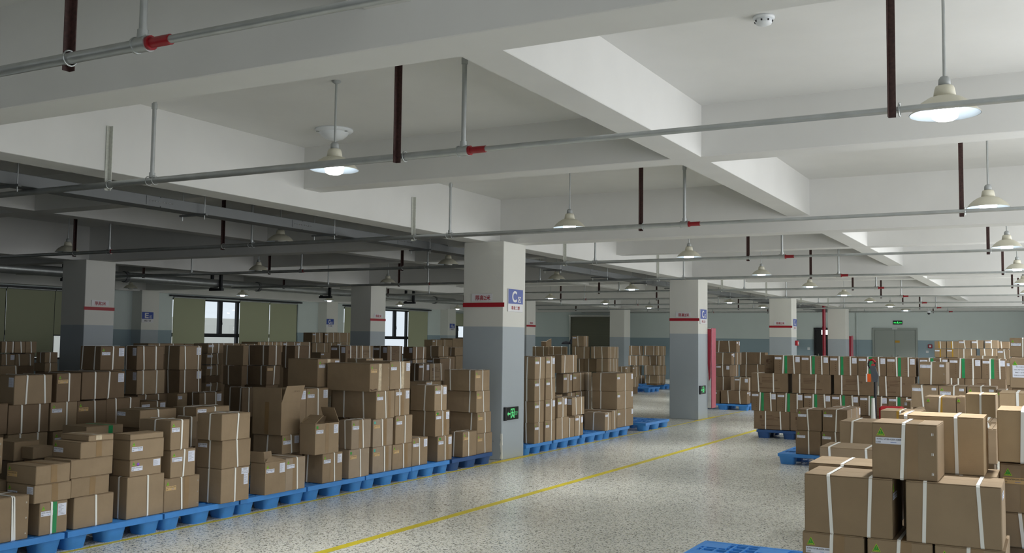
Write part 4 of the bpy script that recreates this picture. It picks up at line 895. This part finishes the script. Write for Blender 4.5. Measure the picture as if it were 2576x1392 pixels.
LX = [1.65, 5.65, 9.66, 13.68, 17.72, 21.75, 25.75, 29.78, 33.78, 37.6]
rows = {.48: 'right lamp row', 4.58: 'aisle lamp row', 8.68: 'row beyond the nearest pillar line', 12.8: 'shaded lamp row', 20.95: 'lamp row along the windows'}
nm = ['overhead', 'first', 'second', 'third', 'fourth', 'fifth', 'sixth', 'seventh', 'eighth', 'ninth']
on = lamp('lit', True, (5.65, 4.58, 2.77)); off = lamp('off', False, (9.66, 8.68, 2.77)); index_children()
for y, rn in rows.items():
    for i, x in enumerate(LX):
        lit = True
        if y == 8.68 and i < 5: lit = False
        if y == 12.8 and i < 5: lit = False
        if y == 20.95 and i < 5: lit = False
        if (y == 8.68 and i < 2) or (y == 12.8 and i < 2) or (y == 20.95 and i < 4): continue
        if y == .48 and i > 7: continue
        lb = '%s white enamel pendant lamp, %s from camera in the %s' % ('lit' if lit else 'unlit', nm[i], rn)
        if y == 4.58 and i == 1: on['label'] = lb; continue
        if y == 8.68 and i == 2: off['label'] = lb; continue
        dup(on if lit else off, (x, y, 2.77), lb)
# ------------------------------------------------------------------ sprinkler pipes
PX = [2.72, 5.2, 9.42, 13.47, 17.5, 21.6, 25.5, 29.5, 33.5, 37.5]
pn = ['nearest', 'second', 'third', 'fourth', 'fifth', 'sixth', 'seventh', 'eighth', 'ninth', 'tenth']
ZP = 2.715
def ring(mb, c, r, t=.003, n=14):
    pts = [(c[0]+r*math.cos(2*PI*i/n), c[1], c[2]+r*math.sin(2*PI*i/n)) for i in range(n+1)]
    return mb.path(pts, t, 5)
def riser_mesh():
    m = MB(); m.tube((0, 0, .02), (0, 0, .56), .0155, 12).tube((0, 0, .022), (0, 0, .06), .022, 12).tube((0, 0, .55), (0, 0, .59), .021, 12).tube((0, 0, .588), (0, 0, .61), .013, 10)
    m.path([(-.012, 0, .61), (-.014, 0, .635), (0, 0, .65), (.014, 0, .635), (.012, 0, .61)], .002, 5); return m
RM = riser_mesh().mesh('riser'); RM.materials.append(MATS['galvanised'])
TM = MB().tube((0, -.035, 0), (0, .035, 0), .032, 14).tube((0, -.04, 0), (0, -.03, 0), .035, 14).tube((0, .03, 0), (0, .04, 0), .035, 14).tube((0, 0, 0), (0, 0, .045), .023, 12).mesh('tee'); TM.materials.append(MATS['galvanised'])
CM = MB().tube((0, -.16, 0), (0, -.04, 0), .0215, 14).tube((0, -.055, 0), (0, -.04, 0), .03, 14).mesh('red_coupling'); CM.materials.append(MATS['coupling_red'])
GM = ring(ring(MB(), (0, -.035, 0), .034), (0, .035, 0), .034).mesh('wire_ring'); GM.materials.append(MATS['galvanised'])
mb = MB(); mb.box(-.034, -.030, -.018, .018, -.045, .66); mb.box(-.066, -.030, .014, .018, -.045, .66)
HB = mb.mesh('hanger_angle'); HB.materials.append(MATS['hanger_rust'])
HC = ring(MB(), (0, 0, 0), .033, .004).mesh('pipe_clip'); HC.materials.append(MATS['galvanised'])
mb = MB(); mb.box(-.03, -.026, -.018, .018, -.04, .47); mb.box(-.06, -.026, .014, .018, -.04, .47)
HW = mb.mesh('hanger_angle'); HW.materials.append(MATS['hanger_white'])
for i, x in enumerate(PX):
    t = thing('sprinkler_pipe', '%s galvanised sprinkler pipe hung across the hall under the ceiling' % pn[i], 'pipe', (x, 0, ZP), group='sprinkler branch pipes')
    yl = 17.19
    MB().tube((0, 3.2, 0), (0, yl, 0), .0245, 14).obj('pipe_run', 'galvanised', t)
    MB().tube((0, -1.9, 0), (0, 3.2, 0), .0168, 14).obj('pipe_run', 'galvanised', t)
    for y, tee in ((3.2, 1), (11.6, 1)):
        link('tee', TM, t, (0, y, 0)); link('riser', RM, t, (0, y, 0)); link('red_coupling', CM, t, (0, y, 0), label='dark red coupling sleeve')
    for y in (5.96, 8.94, .2 if False else -.9, 14.28):
        link('riser', RM, t, (0, y, 0)); link('wire_ring', GM, t, (0, y, 0))
    for y in (3.67, .68, 9.46, 12.36, 15.6):
        link('hanger_angle', HB, t, (0 if i == 1 else .065, y, 0), label='dark rusty red steel hanger'); link('pipe_clip', HC, t, (0, y-.03, 0))
    link('hanger_angle', HW, t, (.058, 6.468, 0), label='white painted steel hanger'); link('pipe_clip', HC, t, (0, 6.43, 0))
# ------------------------------------------------------------------ cable tray beside the beam
t = thing('cable_tray', 'long dark steel cable tray hung behind the main beam', 'duct', (X0+.1, 7.32, 2.745))
L_ = X1-X0-.4
seg = 2.0; k = 0; x = 0
TS = MB().cbox(0, seg-.006, 0, .2, 0, .1, .003).mesh('tray_section'); TS.materials.append(MATS['tray_steel'])
while x < L_-seg: link('tray_section', TS, t, (x, 0, 0)); x += seg
m = MB()
m.box(0, .34, -.004, -.001, .01, .09)
SP = m.mesh('splice_plate'); SP.materials.append(MATS['tray_steel'])
m = MB()
for q in range(4):
    m.tube((.04+.035*q, -.009, .05), (.04+.035*q, -.004, .05), .006, 6); m.tube((.2+.035*q, -.009, .05), (.2+.035*q, -.004, .05), .006, 6)
BT = m.mesh('bolt_row'); BT.materials.append(MATS['chrome'])
m = MB().tube((0, -.05, -.06), (0, -.05, ZC-2.745), .005, 6).tube((0, .25, -.06), (0, .25, ZC-2.745), .005, 6)
RD = m.mesh('threaded_rod'); RD.materials.append(MATS['galvanised'])
CB = MB().box(-.015, .015, -.08, .28, -.02, -.001).mesh('cross_bar'); CB.materials.append(MATS['tray_steel'])
x = seg*2
while x < L_-seg:
    link('splice_plate', SP, t, (x-.17, 0, 0)); link('bolt_row', BT, t, (x-.17, 0, 0)); link('threaded_rod', RD, t, (x+.5, 0, 0)); link('cross_bar', CB, t, (x+.5, 0, 0)); x += seg
# ------------------------------------------------------------------ big round duct in the unlit bay
t = thing('fire_main_pipe', 'large grey round pipe running along the unlit bay', 'pipe', (X0+.1, 17.3, 2.79))
x = 0
PM = MB().tube((0, 0, 0), (3.96, 0, 0), .1, 20).mesh('pipe_section'); PM.materials.append(MATS['galvanised'])
FM = MB().tube((-.04, 0, 0), (.04, 0, 0), .12, 20).mesh('flange'); FM.materials.append(MATS['tray_steel'])
SM = MB().box(-.03, .03, -.17, -.11, -.16, .62).box(-.03, .03, .11, .17, -.16, .62).box(-.04, .04, -.2, .2, -.17, -.11).mesh('support_frame'); SM.materials.append(MATS['frame_dark'])
while x < 42: link('pipe_section', PM, t, (x, 0, 0)); link('flange', FM, t, (x+3.98, 0, 0)); link('support_frame', SM, t, (x+2.6, 0, 0)); x += 4
o = MB().tube((36.4, -.08, 0), (36.4, -.22, -.1), .05, 12).obj('branch_outlet', 'coupling_red', t)
# ------------------------------------------------------------------ ceiling items
def smoke(x, y, label):
    t = thing('smoke_detector', label, 'detector', (x, y, ZC))
    MB().lathe([(0, 0), (.062, 0), (.062, -.012), (.05, -.018), (0, -.018)], n=24).obj('base', 'plastic_white', t)
    MB().lathe([(.045, -.018), (.05, -.03), (.044, -.044), (.02, -.054), (0, -.054)], n=24).obj('sensor_head', 'plastic_white', t)
    m = MB()
    for i in range(8):
        a = 2*PI*i/8; m.tube((.048*math.cos(a), .048*math.sin(a), -.036), (.052*math.cos(a), .052*math.sin(a), -.026), .005, 5)
    m.obj('vent_slot', 'rubber_black', t)
smoke(5.61, 1.43, 'white round smoke detector on the ceiling at upper right')
t = thing('ceiling_light', 'white round dome light on the ceiling behind the nearest lamp', 'lamp', (6.98, 5.67, ZC))
MB().lathe([(0, 0), (.17, 0), (.172, -.012), (.155, -.03), (0, -.03)], n=32).obj('rim', 'plastic_white', t)
MB().lathe([(.13, -.03), (.12, -.055), (.085, -.085), (.04, -.1), (0, -.102)], n=32).obj('dome', 'plastic_white', t)
for q, r in enumerate((0.4, 2.5, 4.6)): MB().box(.15*math.cos(r)-.01, .15*math.cos(r)+.01, .15*math.sin(r)-.01, .15*math.sin(r)+.01, -.036, -.028).obj('clip', 'cap_grey', t)
def camera_thing(x, y, z, label):
    t = thing('security_camera', label, 'camera', (x, y, z), group='security cameras under the far ceiling')
    MB().tube((0, 0, .08), (0, 0, ZC-z), .012, 8).obj('stem', 'plastic_white', t)
    MB().lathe([(0, .1), (.06, .1), (.065, .05), (.05, .03), (0, .03)], n=16).obj('housing', 'plastic_white', t)
    MB().lathe([(.048, .03), (.045, 0), (.03, -.025), (0, -.035)], n=16).obj('lens_dome', 'rubber_black', t)
camera_thing(36.6, 3.72, 2.62, 'small dark camera hanging before the end wall at right'); camera_thing(26.5, 8.62, 2.55, 'small black camera hanging between second and third sign pillars')
# ------------------------------------------------------------------ pallets
def pallet_meshes(material):
    W, D, H = .83, 1.0, .135
    m = MB(); th = .04
    m.box(0, W, 0, .035, H-th, H); m.box(0, W, D-.035, D, H-th, H); m.box(0, .035, .035, D-.035, H-th, H); m.box(W-.035, W, .035, D-.035, H-th, H)
    for x in (.035, .335, .565-.06): pass
    # solid pads above the feet
    fx = [(0, .19), (.31, .52), (.64, .83)]; fy = [(0, .2), (.4, .6), (.8, 1.0)]
    m.cbox(.0, W, -.004, .0, H-.042, H+.001, .002)
    for a, b in fx:
        for c, d in fy: m.box(max(a, .03), min(b, W-.03), max(c, .03), min(d, D-.03), H-.012, H-.001)
    for i in range(9): 
        x = .06+i*.088; m.box(x, x+.014, .03, D-.03, H-.03, H-.002)
    for i in range(11):
        y = .06+i*.087; m.box(.03, W-.03, y, y+.014, H-.028, H-.0025)
    deck = m.mesh('deck'); deck.materials.append(MATS[material])
    legs = []
    for a, b in fx:
        for c, d in fy:
            q = MB(); top = H-.03; n_ = 5; r = .045
            def outline(x0, x1, y0, y1, z):
                o = []
                for cx, cy, s0 in ((x1-r, y1-r, 0), (x0+r, y1-r, PI/2), (x0+r, y0+r, PI), (x1-r, y0+r, 1.5*PI)):
                    for t_ in range(n_): an = s0+PI/2*t_/(n_-1); o.append((cx+r*math.cos(an), cy+r*math.sin(an), z))
                return o
            A = outline(a+.002, b-.002, c+.004, d-.004, top); B = outline(a+.02, b-.02, c+.02, d-.02, 0); k = len(A)
            q.add(A+B, [(i, k+i, k+(i+1) % k, (i+1) % k) for i in range(k)], True); q.add(B, [tuple(range(k-1, -1, -1))]); q.add(A, [tuple(range(k))])
            me = q.mesh('leg'); me.materials.append(MATS[material]); legs.append(me)
    return deck, legs
PM_ = {k: pallet_meshes(k) for k in ('pallet_blue', 'pallet_navy')}
def pallet(x, y, label, material='pallet_blue', sx=1, sy=1, group=None, rz=0):
    t = thing('plastic_pallet', label, 'pallet', (x, y, 0), rz, group)
    t.scale = (sx, sy, 1)
    deck, legs = PM_[material]; link('deck', deck, t)
    for l in legs: link('leg', l, t)
    return t
pn_ = ['first', 'second', 'third', 'fourth', 'fifth']
ar = 'plastic pallets along the left side of the aisle'
fl = [(3.88, .87), (4.775, .86), (5.655, .815), (6.49, .86), (7.375, .88), (8.275, .82), (9.105, .77)]
on_ = ['leftmost', 'second', 'third', 'fourth', 'fifth', 'sixth', 'seventh']
for i, (x, w_) in enumerate(fl): pallet(x, 6.205, 'bright blue plastic pallet, %s of the row left of the nearest pillar' % on_[i], sx=w_/.83, group=ar)
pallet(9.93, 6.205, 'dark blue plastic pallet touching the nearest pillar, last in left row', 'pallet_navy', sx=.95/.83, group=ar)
for i, (x, w_, s_) in enumerate(((11.83, .78, 'first'), (12.66, .88, 'second'), (13.62, .88, 'third'), (14.53, 1.0, 'fourth'))): pallet(x, 6.23, 'loaded blue plastic pallet, %s one beyond the nearest pillar' % s_, sx=w_/.83, group=ar)
pallet(16.2, 6.2, 'empty blue plastic pallet before the second C sign pillar', sx=1.2/.83)
pallet(6.07, 1.2, 'empty bright blue plastic pallet at the bottom picture edge', sx=1.05)
pallet(4.75, -.15, 'blue pallet under the foreground stack, below the picture', sx=1.25, sy=1.1)
pallet(12.88, 2.05, 'blue plastic pallet under the four labelled cartons right of aisle', sx=1.2, sy=1.08)
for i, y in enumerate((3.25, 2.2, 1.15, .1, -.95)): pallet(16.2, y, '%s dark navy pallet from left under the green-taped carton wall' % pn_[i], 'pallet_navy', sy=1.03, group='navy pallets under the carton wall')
pallet(22.45, 6.12, 'blue plastic pallet beyond the red hose cabinet', sx=1.0, sy=1.2)
pallet(30.9, 11.2, 'far blue pallet under the stack left of second pillar', sx=1.2, sy=1.25)
pallet(28.6, 10.85, 'small far blue pallet corner left of far stack', sx=1.2, sy=.9)
# ------------------------------------------------------------------ cartons
W3 = {'body': 'carton_body'}
def dims_face(q, face):
    x0, x1, y0, y1, z0, z1 = q
    return (x1-x0 if face == 'X' else 0)
def sticker(t, q, face, u, v, w, h, material, name, off=.0012, th=.0006, parent=None, **pr):
    """u: distance from the face's left edge, v: distance below its top edge; the thing's origin is (x0,y0,z0)"""
    x0, x1, y0, y1, z0, z1 = q; H = z1-z0
    m = MB()
    if face == 'Y': m.box(u, u+w, -off-th, -off, H-v-h, H-v)
    else: m.box(-off-th, -off, (y1-y0)-u-w, (y1-y0)-u, H-v-h, H-v)
    return m.obj(name, material, parent or t, **pr)
def fpos(q, face, u, v, off):
    x0, x1, y0, y1, z0, z1 = q; H = z1-z0
    return (u, -off, H-v) if face == 'Y' else (-off, (y1-y0)-u, H-v)
def band(t, q, face, fr, w, material, name, off=.0015, th=.0012, slant=0, part=False):
    """loop around the carton crossing the given face vertically"""
    x0, x1, y0, y1, z0, z1 = q; a, b, H = x1-x0, y1-y0, z1-z0; c = .006
    if face == 'Y': W_, D_ = a, b
    else: W_, D_ = b, a
    pos = fr*W_ if face == 'Y' else W_-fr*W_
    def pt(d, z, p): return (p, d, z) if face == 'Y' else (d, p, z)
    def loop(o): return [(c, -o), (D_-c, -o), (D_+o, c), (D_+o, H-c), (D_-c, H+o), (c, H+o), (-o, H-c), (-o, c)]
    lo, li = loop(off+th), loop(.0003 if off < .002 else off)
    vs = []
    sl = slant*(1 if face == 'Y' else -1)
    for L0 in (lo, li):
        for s in (-w/2, w/2):
            for d, z in L0:
                f = z/H-.5; p = min(W_-w/2-.004, max(w/2+.004, pos+sl*f))
                vs.append(pt(d, z, p+s))
    k = 8; fs = []
    for i in range(k):
        j = (i+1) % k
        fs += [(i, j, k+j, k+i), (2*k+i, 3*k+i, 3*k+j, 2*k+j), (i, 2*k+i, 2*k+j, j), (k+i, k+j, 3*k+j, 3*k+i)]
    return MB().add(vs, fs).obj(name, material, t)
SHEETS = {}
def lines_mesh(t, q, face, u, v, w, h, n, material, parent, off):
    x0, x1, y0, y1, z0, z1 = q; m = MB(); H = z1-z0
    for i in range(n):
        zz = H-v-h*(i+.5)/n; ww = w*random.uniform(.45, 1)
        th = h/n*.28
        if face == 'Y': m.box(u, u+ww, -off-.0004, -off, zz-th/2, zz+th/2)
        else: m.box(-off-.0004, -off, (y1-y0)-u-ww, (y1-y0)-u, zz-th/2, zz+th/2)
    return m.obj('printed_lines', material, parent, kind='stuff')
def decorate(t, q, face, code, near, big=1.0):
    x0, x1, y0, y1, z0, z1 = q; W_ = x1-x0 if face == 'Y' else y1-y0; H = z1-z0
    if W_ < .06: return
    k = min(1, W_/.3)*big; kh = min(1, H/.22)
    occ = 1
    for tok in code.split():
        ch = tok[0]; fr = float('0'+re.match(r'\.\d+', tok[1:]).group(0)) if len(tok) > 1 and tok[1] == '.' else None
        if tok.endswith('m'):
            for f in (.15, .5, .85):
                for d in (0, .006): 
                    if near: sticker(t, q, face, W_-.02-d, H*f, .0025, .012, 'staple_wire', 'staple')
        if ch == 's' and fr is not None: band(t, q, face, fr, .0155 if near else .019, 'strap_white', 'strap', .0022, .0013, random.uniform(-.02, .014))
        elif ch in 'kcgyt' and fr is not None: band(t, q, face, fr, {'g': .042, 'y': .03}.get(ch, .05), {'k': 'tape_brown', 't': 'tape_brown', 'c': 'tape_clear', 'g': 'tape_green', 'y': 'tape_yellow'}[ch], 'packing_tape', .0005, .0005, random.uniform(-.004, .004))
        elif ch == 'T':
            u, v, s = .018*k, .022*kh, .03*max(.8, big)
            p = fpos(q, face, u, v+s, .0012)
            def tri(sc, o, ma, nm, par, dz=0):
                c0 = (s/2, s/3)
                P = [(c0[0]+(a-c0[0])*sc, c0[1]+(b-c0[1])*sc+dz) for a, b in ((0, 0), (s, 0), (s/2, s))]
                if face == 'Y': pts = [(p[0]+a, -o, p[2]+b) for a, b in P]; nn = (0, -1, 0)
                else: pts = [(-o, p[1]-a, p[2]+b) for a, b in P]; nn = (-1, 0, 0)
                return MB().prism(pts, nn, .0004).obj(nm, ma, par)
            tr = tri(1, .0012, 'mark_yellow', 'warning_triangle', t)
            if near: tri(.86, .0018, 'mark_green', 'triangle_field', tr)
            else: tri(.8, .0018, 'mark_green', 'triangle_field', tr)
            if near:
                text('lettering', 'ROHS', 'mark_yellow', tr, face, fpos(q, face, u+s/2, v+s-.0055, .0024), s*.6, .005, .02)
                text('lettering', '!', 'mark_yellow', tr, face, fpos(q, face, u+s/2, v+s*.5, .0024), s*.06, s*.3, .0)
        elif ch in 'LK':
            w, h = (.105, .034) if big <= 1 else (.134, .03); w = min(w, W_*.42); u, v = .014*k, (.022*kh+.03*max(.8, big)+.008 if re.search(r'\b[TGCOB]\b', code) else .03*kh)
            ma = 'label_white' if ch == 'L' else 'label_kraft'
            lb = sticker(t, q, face, u, v, w, h, ma, 'shipping_label')
            if near:
                m1 = 'KW3A-16T0B-A200A-0380B' if big > 1 and face == 'X' else ('KW3A-16T0B-A300A' if ch == 'K' else 'KW3A-16T0B-A200A')
                text('lettering', m1, 'ink_black', lb, face, fpos(q, face, u+w*.5, v+h*.28, .0022), w*.9, h*.26, .01)
                text('lettering', '2500', 'ink_black', lb, face, fpos(q, face, u+w*.11, v+h*.72, .0022), w*.17, h*.24, .01)
                lines_mesh(t, q, face, u+w*.55, v+h*.6, w*.3, h*.25, 1, 'ink_blue', lb, .0022)
            else: lines_mesh(t, q, face, u+w*.06, v+h*.1, w*.85, h*.75, 2, 'ink_grey', lb, .0022)
        elif ch == 'W':
            w, h = min(.068, W_*.3), min(.085, H*.4); u, v = W_-w-.012, .02*kh
            lb = sticker(t, q, face, u, v, w, h, 'label_white', 'packing_sheet', off=.0008)
            lines_mesh(t, q, face, u+.005, v+.006, w-.01, h-.012, 8 if near else 4, 'ink_grey' if near else 'ink_faint', lb, .0016)
        elif ch == 'w':
            lb = sticker(t, q, face, W_-.065, .025*kh, .045, .026, 'label_white', 'packing_sheet', off=.0008); lines_mesh(t, q, face, W_-.06, .03*kh, .034, .016, 2, 'ink_grey', lb, .0016)
        elif ch == 'V':
            ob = MB().lathe([(0, 0), (.013, 0), (.013, .0008), (0, .0008)], n=16).obj('round_mark', 'mark_purple', t, fpos(q, face, .075, .036, .001)); ob.rotation_euler = (PI/2, 0, 0) if face == 'Y' else (0, -PI/2, 0)
        elif ch == 'D':
            if big > 1: w, h, u, v = (.15, .1, .02, .055) if W_ > .2 else (.055, .08, .005, .075)
            else: w, h, u, v = .085, .052, W_-.1, .012
            lb = sticker(t, q, face, u, v, w, h, 'label_white', 'address_label')
            if W_ < .2: ls = ['HITACHI', 'DONGNAN', 'QUANTITY']
            elif big > 1: ls = ['PO CODE: A200A', 'DESCRIPTION: SWITCH', 'PART: 1670B-C380A', 'VENDOR CODE: DONGNAN']
            else: ls = ['DONGNAN', 'C/NO.', 'LIMIT SWITCH', 'MADE IN CHINA']
            for i, s_ in enumerate(ls): text('lettering', s_, 'ink_black', lb, face, fpos(q, face, u+w*.5, v+h*(.16+.22*i), .0022), w*(.3+.045*len(s_)) if big <= 1 else w*(.88 if W_ < .2 else .05+.042*len(s_)), h*(.13 if big <= 1 else .095), .0)
            if big <= 1:
                l2 = sticker(t, q, face, u+.03, v+h, .05, .09, 'label_white', 'packing_sheet', off=.001); lines_mesh(t, q, face, u+.034, v+h+.004, .042, .08, 9, 'ink_grey', l2, .0018)
        elif ch == 'O':
            p = fpos(q, face, .04, .03, 0); m = MB().lathe([(0, .0), (.016, 0), (.016, .001), (0, .001)], n=16); ob = m.obj('round_mark', 'mark_green', t, p); ob.rotation_euler = (PI/2, 0, 0) if face == 'Y' else (0, -PI/2, 0); ob.location = fpos(q, face, .045, .03, .001); ob.scale = (1.3, .8, 1)
            sticker(t, q, face, .015, .035, .014, .014, 'mark_yellow', 'warning_mark')
        elif ch in 'GCB' and len(tok) == 1: sticker(t, q, face, .016, .02, .026, .026, {'G': 'mark_green', 'C': 'mark_cyan', 'B': 'mark_blue'}[ch], 'check_mark')
        elif ch == 'P':
            m = lines_mesh(t, q, face, W_*.3, H*.2, W_*.45, H*.3, 4, 'ink_brown', t, .0006); lines_mesh(t, q, face, W_*.17, H*.48, W_*.16, H*.16, 3, 'ink_brown', t, .0006); lines_mesh(t, q, face, W_*.2, H*.72, W_*.6, H*.12, 1, 'ink_brown', t, .0006)
            text('printed_mark', 'CE', 'ink_brown', t, face, fpos(q, face, W_*.7, H*.36, .0009), .03, .022, .02)
            r = sticker(t, q, face, W_*.17, H*.25, .035, .05, 'ink_brown', 'printed_mark', off=.0003, th=.0003)
        elif ch == 'Q':
            m = MB(); D_ = y1-y0
            for i in range(7): 
                zz = H*(.88-.11*i); u0 = W_*.2
                if face == 'X': m.box(-.0009, -.0004, D_-W_*.62-.07, D_-W_*.62, zz, zz+.003); m.box(-.0009, -.0004, D_-u0-.012, D_-u0, zz, zz+.009)
            m.obj('printed_lines', 'ink_brown', t, kind='stuff')
def carton(q, Xc, Yc, op, label, group, mt, near, big=1.0):
    x0, x1, y0, y1, z0, z1 = q; a, b, H = x1-x0, y1-y0, z1-z0
    t = thing('carton', label, 'box', (x0, y0, z0), group=group)
    g = .0035
    if op in ('flaps', 'lid', 'tall'):
        m = MB(); e = .006
        m.box(0, a, 0, b, 0, e); m.box(0, a, 0, e, e, H); m.box(0, a, b-e, b, e, H); m.box(0, e, e, b-e, e, H); m.box(a-e, a, e, b-e, e, H)
        m.obj('carton_body', mt, t)
        th = .005
        def flap(p, d1, d2, L1, L2, inset=.0):
            p = Vector(p); d1 = Vector(d1).normalized(); d2 = Vector(d2).normalized(); nn = d1.cross(d2)
            MB().prism([p, p+d1*L1, p+d1*(L1-inset)+d2*L2, p+d1*inset+d2*L2], nn, th).obj('flap', mt, t)
        if op == 'flaps':
            flap((0, b, H), (0, -1, 0), (-.12, 0, 1), b, a*.36, .006)
            flap((0, b-.004, H), (1, 0, 0), (0, .12, 1), a, b*.42, .006)
            flap((a, 0, H), (0, 1, 0), (-.95, 0, -.35), b, a*.4, .01)
            flap((0, .004, H), (1, 0, 0), (.0, .8, .5), a, b*.4, a*.42)
        elif op == 'lid':
            flap((0, b, H), (0, -1, 0), (.8, 0, .45), b, a*.42, .01)
            flap((0, b-.004, H), (1, 0, 0), (0, -.35, .5), a, b*.35, .01)
            flap((a, 0, H), (0, 1, 0), (-.25, 0, .5), b, a*.45, .01)
        else:
            flap((0, b, H), (0, -1, 0), (-.02, 0, 1), b, a*.5, .0)
            flap((0, 0, H), (1, 0, 0), (.15, -.22, 1), a, b*.44, .004)
            flap((a, 0, H), (0, 1, 0), (.1, 0, 1), b, a*.4, .004); flap((0, b-.003, H), (1, 0, 0), (0, .05, 1), a, b*.3, .0)
            text('printed_mark', 'LIMIT SWITCH', 'ink_brown', t, 'Y', (a*.62, -.045, H+.1), .08, .014)
    else:
        top = H-g if near else H
        MB().cbox(0, a, 0, b, 0, top, .004).obj('carton_body', mt, t)
        if near:   # top flaps meeting in the middle
            if a > b: MB().cbox(.001, a-.001, .001, b/2-.0015, top+.0002, H, .001).obj('flap', mt, t); MB().cbox(.001, a-.001, b/2+.0015, b-.001, top+.0002, H, .001).obj('flap', mt, t)
            else: MB().cbox(.001, a/2-.0015, .001, b-.001, top+.0002, H, .001).obj('flap', mt, t); MB().cbox(a/2+.0015, a-.001, .001, b-.001, top+.0002, H, .001).obj('flap', mt, t)
    if op == 'dent':
        P = [(.008, -.001, .03), (.05, -.001, .018), (.11, -.001, .03), (.13, -.001, .012), (.02, -.001, .006)]
        MB().prism(P, (0, -1, 0), .002).obj('torn_edge', 'ink_brown', t)
    if op == 'rag':
        MB().prism([(0, 0, H), (a, 0, H), (a*.8, -.03, H+.09), (a*.2, -.05, H+.06)], (0, 1, 0), .005).obj('flap', mt, t)
    decorate(t, q, 'Y', Yc, near, big); decorate(t, q, 'X', Xc, near, big)
    if 'T L W' == Yc and 'fourth stack' in label and 'second' in label:
        pass
    return t
for i, (x0, x1, y0, y1, z0, z1, Xc, Yc, op, lab, gi, wk) in enumerate(CARTONS):
    near = x0*.877+y0*.48 < 13.2
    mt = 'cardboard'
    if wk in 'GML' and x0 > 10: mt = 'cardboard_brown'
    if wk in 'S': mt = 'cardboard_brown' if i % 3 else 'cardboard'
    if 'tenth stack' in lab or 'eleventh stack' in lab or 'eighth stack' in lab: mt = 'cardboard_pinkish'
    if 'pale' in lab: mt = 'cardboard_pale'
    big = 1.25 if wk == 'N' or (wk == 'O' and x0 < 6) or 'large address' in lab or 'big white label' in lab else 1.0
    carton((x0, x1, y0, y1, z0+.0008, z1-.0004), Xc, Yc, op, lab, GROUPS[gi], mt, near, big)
m = MB()
for x0, x1, y0, y1, z0, z1 in HIDDEN: m.cbox(x0, x1, y0, y1, z0, z1, .004)
o = m.obj('hidden_cartons', 'cardboard_brown', label='plain brown cartons hidden beneath and behind the visible ones', category='boxes', group='supporting cartons'); o['kind'] = 'stuff'
# ------------------------------------------------------------------ pallet truck before the carton wall
t = thing('pallet_truck', 'pallet truck handle with red grip before green-taped carton wall', 'truck', (15.72, 2.36, 0))
MB().tube((0, 0, .35), (0, .0, 1.0), .021, 12).obj('handle_shaft', 'rubber_black', t)
MB().tube((-.012, .03, .42), (-.012, .03, .74), .036, 16, .026).obj('wrap_roll', 'wrap_white', t)
MB().add([(-.03, -.035, .98), (.03, -.035, .98), (.03, .03, .98), (-.03, .03, .98), (-.03, -.05, 1.08), (.03, -.05, 1.08), (.03, .05, 1.08), (-.03, .05, 1.08), (-.025, 0, 1.22), (.025, 0, 1.22), (.025, .075, 1.22), (-.025, .075, 1.22)],
         [(0, 3, 2, 1), (0, 1, 5, 4), (1, 2, 6, 5), (2, 3, 7, 6), (3, 0, 4, 7), (4, 5, 9, 8), (5, 6, 10, 9), (6, 7, 11, 10), (7, 4, 8, 11), (8, 9, 10, 11)]).obj('handle_head', 'jack_grey', t)
MB().path([(0, .0, 1.2), (0, -.01, 1.27), (0, .03, 1.31), (0, .08, 1.3), (0, .095, 1.24), (0, .075, 1.18)], .014, 8).obj('grip_loop', 'rubber_black', t)
MB().cbox(-.03, .0, -.005, .05, 1.225, 1.245, .004).path([(-.012, -.01, 1.275), (-.012, .03, 1.318), (-.012, .08, 1.308)], .012, 8).obj('release_lever', 'jack_red', t)
MB().box(-.035, -.032, .055, .125, .98, 1.1).obj('tag', 'tag_orange', t); MB().box(-.036, -.0325, .105, .125, .98, 1.1).obj('tag_stripe', 'plastic_white', t)
MB().cbox(-.02, .25, -.38, -.05, .3, .62, .03).obj('pump_body', 'jack_red', t)
MB().cbox(-.02, .16, -.1, .1, .1, .36, .03).obj('pump_base', 'jack_red', t); MB().tube((.05, -.06, .08), (.05, .06, .08), .08, 18).obj('steer_wheel', 'rubber_black', t)
# dark clothes bundle and blue bottle far away
t = thing('cloth_bundle', 'black coat heaped on far carton top left of grey roller blind', 'clothes', (27.0, 12.66, 1.44))
m = MB(); m.lathe([(0, .24), (.05, .2), (.09, .12), (.11, .05), (.12, 0), (0, 0)], n=14); m.lathe([(0, .09), (.1, .07), (.15, 0), (0, 0)], (-.05, .2, 0), n=12); m.obj('coat', 'black_cloth', t)
t = thing('blue_bottle', 'small blue bottle standing on floor left of second sign pillar', 'bottle', (31.9, 10.95, 0))
MB().lathe([(0, 0), (.1, 0), (.1, .75), (.05, .85), (0, .85)], n=16).obj('cylinder', 'sign_blue', t); MB().box(-.05, .05, -.1, .1, .85, .95).obj('spray_head', 'rubber_black', t)
